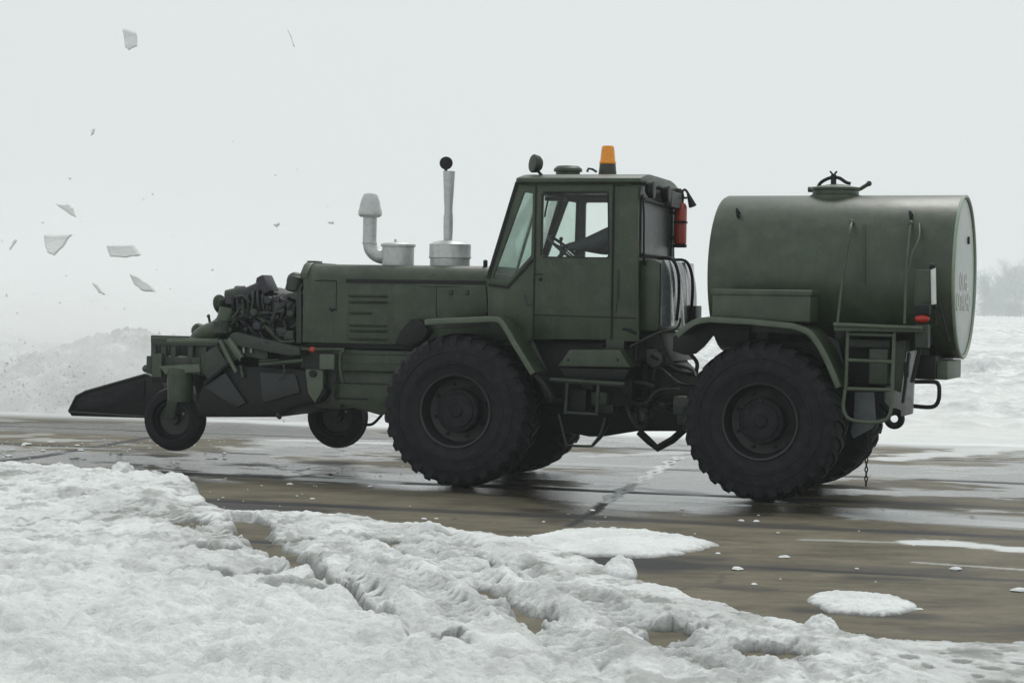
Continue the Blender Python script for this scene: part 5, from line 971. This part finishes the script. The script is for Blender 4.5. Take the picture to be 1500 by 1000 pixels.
# mounting between blower and tractor
b = B(); b.box(F(470, 528, -.42)[0], F(492, 528, -.42)[0], -.46, -.3, F(480, 541, -.42)[1], F(480, 518, -.42)[1]); b.prism(TFp(-.42, [(448, 540), (474, 542), (474, 570), (462, 590), (452, 575)]), -.44, -.34); mt_ = fo(b, 'mounting_bracket', 'lightgreen', blw, .008)
b = B(); b.lathe([(-.03, .035), (.03, .035)], F3(459, 547, -.44), 'y', 14); fo(b, 'pivot_pin', 'black', mt_, 0)
b = B(); b.box(F(440, 540, -.3)[0], F(500, 540, -.3)[0], -.30, .30, F(470, 598, -.3)[1], F(470, 505, -.3)[1]); fo(b, 'mounting_frame', 'dkgreen', blw, .01)
b = B(); b.tube([F3(436, 511, -.46), F3(505, 512, -.46)], .018, 8); b.tube(smooth_path([F3(505, 513, -.47), F3(499, 520, -.47), F3(499, 545, -.47), F3(503, 560, -.47)], 3), .016, 8); fo(b, 'hydraulic_pipe', 'green', blw, 0)
b = B(); b.lathe([(-.028, .022), (-.02, .028), (.02, .028), (.028, .022)], F3(458, 512, -.47), 'x', 14); fo(b, 'red_coupling', 'red', blw, 0)

# =================================================================== fire extinguisher, driver
def world_pt(x, y, z, t): return ORG + Vector((math.cos(t), -math.sin(t), 0)) * x + Vector((math.sin(t), math.cos(t), 0)) * y + Vector((0, 0, z))
ye = .70; q0 = F(996, 358, ye); q1 = F(996, 296, ye)
fe = empty('fire_extinguisher', world_pt(q0[0], ye, q0[1], TF), (0, 0, -TF)); tag(fe, 'red fire extinguisher hanging on the upper rear corner of the cab', 'fire extinguisher')
H_ = q1[1] - q0[1]; re_ = .062
b = B(); b.lathe([(0, .05), (.01, re_), (H_ - .05, re_), (H_ - .02, re_ * .8), (H_, .025), (H_ + .03, .02)], (0, 0, 0), 'z', 24); b.obj('cylinder', M['red'], fe, None, 0)
b = B(); b.tube([(.003 + re_ * 1.03 * math.cos(k / 20 * 6.2832), re_ * 1.03 * math.sin(k / 20 * 6.2832), H_ * .52) for k in range(20)], .008, 5, True); b.box(-.02, .07, -.07, -.05, H_ * .50, H_ * .55); b.obj('strap', M['black'], fe, None, 0)
b = B(); b.lathe([(H_, .05), (H_ + .06, .055), (H_ + .10, .045), (H_ + .13, .02)], (-.02, 0, 0), 'z', 14); b.box(-.07, .06, -.012, .012, H_ + .03, H_ + .05); b.obj('valve_head', M['black'], fe, None, 0)
b = B(); b.tube(smooth_path([(0, 0, H_ + .08), (.04, 0, H_ + .12), (.09, 0, H_ + .05)], 4), .012, 8); b.lathe([(0, .014), (.13, .040), (.135, .03)], (.07, 0, H_ + .08), (.40, 0, -1), 14); b.obj('horn', M['black'], fe, None, 0)
b = B(); b.box(-.16, -.03, -.05, .05, .05, .08); b.box(-.16, -.03, -.05, .05, H_ - .12, H_ - .09); b.lathe([(-.03, .065), (.0, .068)], (0, 0, 0), 'z', 20); b.obj('bracket', M['black'], fe, None, .004)

def driver():
    hx = F(923, 300, -.36)[0]; sh = F(886, 345, -.48); hand = F(838, 366, -.46); zs_ = zf + .42
    J = {'pelvis': (hx + .01, -.36, zs_ + .09), 'belly': (hx + .03, -.36, zs_ + .28), 'chest': (hx + .03, -.36, sh[1] - .06), 'neck': (hx + .01, -.36, sh[1] + .09), 'head0': (hx - .01, -.36, sh[1] + .17), 'head1': (hx - .01, -.36, sh[1] + .30),
         'shl': (hx + .0, -.53, sh[1] + .06), 'ell': (sh[0] - .02, -.54, sh[1] - .04), 'wrl': (hand[0] + .07, -.50, hand[1] + .03), 'hal': (hand[0] + .0, -.48, hand[1] + .035),
         'shr': (hx + .01, -.17, sh[1]), 'elr': (sh[0] - .05, -.14, sh[1] - .12), 'wrr': (hand[0] + .09, -.22, hand[1] + .03), 'har': (hand[0] + .02, -.23, hand[1] + .035),
         'hipl': (hx - .02, -.45, zs_ + .09), 'knl': (hx - .46, -.47, zs_ + .10), 'anl': (hx - .50, -.46, zf + .12), 'tol': (hx - .64, -.46, zf + .08),
         'hipr': (hx - .02, -.27, zs_ + .09), 'knr': (hx - .46, -.25, zs_ + .10), 'anr': (hx - .50, -.26, zf + .12), 'tor': (hx - .64, -.26, zf + .08)}
    Rd = dict(pelvis=.15, belly=.14, chest=.16, neck=.06, head0=.09, head1=.095, shl=.10, ell=.085, wrl=.055, hal=.038, shr=.075, elr=.062, wrr=.045, har=.038, hipl=.09, knl=.07, anl=.05, tol=.04, hipr=.09, knr=.07, anr=.05, tor=.04)
    E_ = [('pelvis', 'belly'), ('belly', 'chest'), ('chest', 'neck'), ('neck', 'head0'), ('head0', 'head1'), ('chest', 'shl'), ('shl', 'ell'), ('ell', 'wrl'), ('wrl', 'hal'), ('chest', 'shr'), ('shr', 'elr'), ('elr', 'wrr'), ('wrr', 'har'), ('pelvis', 'hipl'), ('hipl', 'knl'), ('knl', 'anl'), ('anl', 'tol'), ('pelvis', 'hipr'), ('hipr', 'knr'), ('knr', 'anr'), ('anr', 'tor')]
    ks = list(J); vs = [J[k] for k in ks]; es = [(ks.index(a), ks.index(c)) for a, c in E_]; rad = [Rd[k] for k in ks]
    for wk, sy in (('hal', -1), ('har', 1)):                   # fingers closed round the wheel rim
        p = Vector(J[wk]); wi = ks.index(wk)
        for i in range(4):
            o_ = p + Vector((-.05, (i - 1.5) * .022, .005)); n0 = len(vs); vs += [tuple(o_), tuple(o_ + Vector((-.035, 0, -.02))), tuple(o_ + Vector((-.025, 0, -.05)))]; rad += [.011, .010, .008]; es += [(wi, n0), (n0, n0 + 1), (n0 + 1, n0 + 2)]
        n0 = len(vs); o_ = p + Vector((-.01, -.04 * sy * -1, -.02)); vs += [tuple(o_), tuple(o_ + Vector((-.035, .01 * sy, -.02)))]; rad += [.012, .010]; es += [(wi, n0), (n0, n0 + 1)]
    me = bpy.data.meshes.new('person'); me.from_pydata(vs, es, []); o = bpy.data.objects.new('person', me); COL.objects.link(o)
    me.materials.append(M['cloth'])
    sk = o.modifiers.new('skin', 'SKIN'); sv = me.skin_vertices[0].data
    for i, r in enumerate(rad): sv[i].radius = (r, r)
    sv[0].use_root = True
    ss = o.modifiers.new('sub', 'SUBSURF'); ss.levels = 1; ss.render_levels = 2
    o.location = ORG; o.rotation_euler.z = -TF
    tag(o, 'driver in dark clothing sitting in the cab, one arm reaching to the steering wheel', 'person')
    h = Vector(J['head0']) * .5 + Vector(J['head1']) * .5
    b = B(); b.ball(h + Vector((-.03, 0, -.01)), .098, 14, (.9, .82, 1.15)); b.ball(h + Vector((-.128, 0, -.01)), .018, 8); b.ball(h + Vector((-.03, -.085, -.01)), .022, 8, (1, .5, 1.3)); b.ball(h + Vector((-.03, .085, -.01)), .022, 8, (1, .5, 1.3)); b.box(h.x - .118, h.x - .105, -.39, -.33, h.z - .062, h.z - .052)
    fc = b.obj('face', M['skin'], o, None, 0)
    for s in (-1, 1): b = B(); b.ball(h + Vector((-.108, .033 * s, .02)), .012, 8); b.obj('eye', M['black'], fc, None, 0)
    b = B(); b.ball(h + Vector((-.01, 0, .05)), .112, 14, (1, .9, .85)); b.obj('hat', M['cloth'], o, None, 0)
driver()

# =================================================================== far trees, haze
def tree(px, hgt, wid, seed, label):
    hgt *= 1.47; wid *= 1.45
    Y = 900 + (seed * 37) % 80; X = (px - 750) / FPX * Y; r = random.Random(seed)
    e = empty('bare_tree', (X, Y, -.05)); tag(e, label, 'tree', 'bare trees beyond the snow field')
    b = B(); b.tube([(0, 0, 0), (r.uniform(-.3, .3), 0, hgt * .35), (r.uniform(-.6, .6), 0, hgt * .8)], .22, 7, r1=.06); limbs = []; W0 = wid / 1.45
    for k in range(26):
        z = hgt * r.uniform(.12, .75); a = r.uniform(0, 6.28); L = wid * r.uniform(.25, .55) * (1.15 - z / hgt * .6); up_ = r.uniform(.5, 1.3) * L
        e_ = (L * math.cos(a), L * math.sin(a), z + up_); limbs.append(((0, 0, z), e_)); b.tube([(0, 0, z), (e_[0] * .5, e_[1] * .5, z + up_ * .4), e_], .14, 5, r1=.03)
    b.obj('trunk', M['bark'], e, None, 0)
    b = B(); vs = []; fs = []
    for k in range(2600):
        s, t_ = r.choice(limbs); u_ = r.random() ** .7; p = Vector(s).lerp(Vector(t_), u_) + Vector((r.gauss(0, 1), r.gauss(0, 1), r.gauss(0, 1))) * wid * .10
        if p.z < .3 or k % 4 == 0: p.z = r.uniform(.3, 6)
        d = Vector((r.gauss(0, .6), r.gauss(0, .6), r.uniform(.2, 1))).normalized() * r.uniform(.7, 1.9); q = d.cross(Vector((r.gauss(0, 1), r.gauss(0, 1), .1))).normalized() * r.uniform(.05, .11)
        n_ = len(vs); vs += [p - q, p + q, p + d + q * .3, p + d - q * .3]; fs.append((n_, n_ + 1, n_ + 2, n_ + 3))
    b.add(vs, fs); me = bpy.data.meshes.new('crown'); me.from_pydata([tuple(v) for v in vs], [], fs); me.materials.append(M['bark']); o = bpy.data.objects.new('crown', me); COL.objects.link(o); o.parent = e
for px, hg, wd_, sd0, lb in ((1441, 15, 9, 1, 'short hazy bare tree nearest the tank end'), (1462, 15.5, 8, 2, 'hazy bare tree second from the tank'), (1478, 19.5, 9, 3, 'tall hazy bare tree with a narrow top, third from the tank'), (1494, 20, 11, 4, 'tallest hazy bare tree cut by the right edge'),
                              (1512, 18, 10, 5, 'hazy bare tree mostly cut off by the right edge'), (1452, 9, 12, 6, 'low hazy bush in the gap before the short tree'), (1486, 11, 13, 7, 'low hazy bush under the tallest trees')): tree(px, hg, wd_, sd0, lb)
def haze():
    m = bpy.data.materials.new('haze_air'); m.use_nodes = True; t = m.node_tree; t.nodes.clear(); pv = t.nodes.new('ShaderNodeVolumePrincipled'); pv.inputs['Color'].default_value = (.95, .985, .985, 1); pv.inputs['Density'].default_value = .0008
    oo = t.nodes.new('ShaderNodeOutputMaterial'); t.links.new(pv.outputs[0], oo.inputs['Volume'])
    b = B(); b.box(-2450, 2450, -110, 2450, -1.6, 34); o = b.obj('haze', m); tag(o, kind='stuff')
haze()
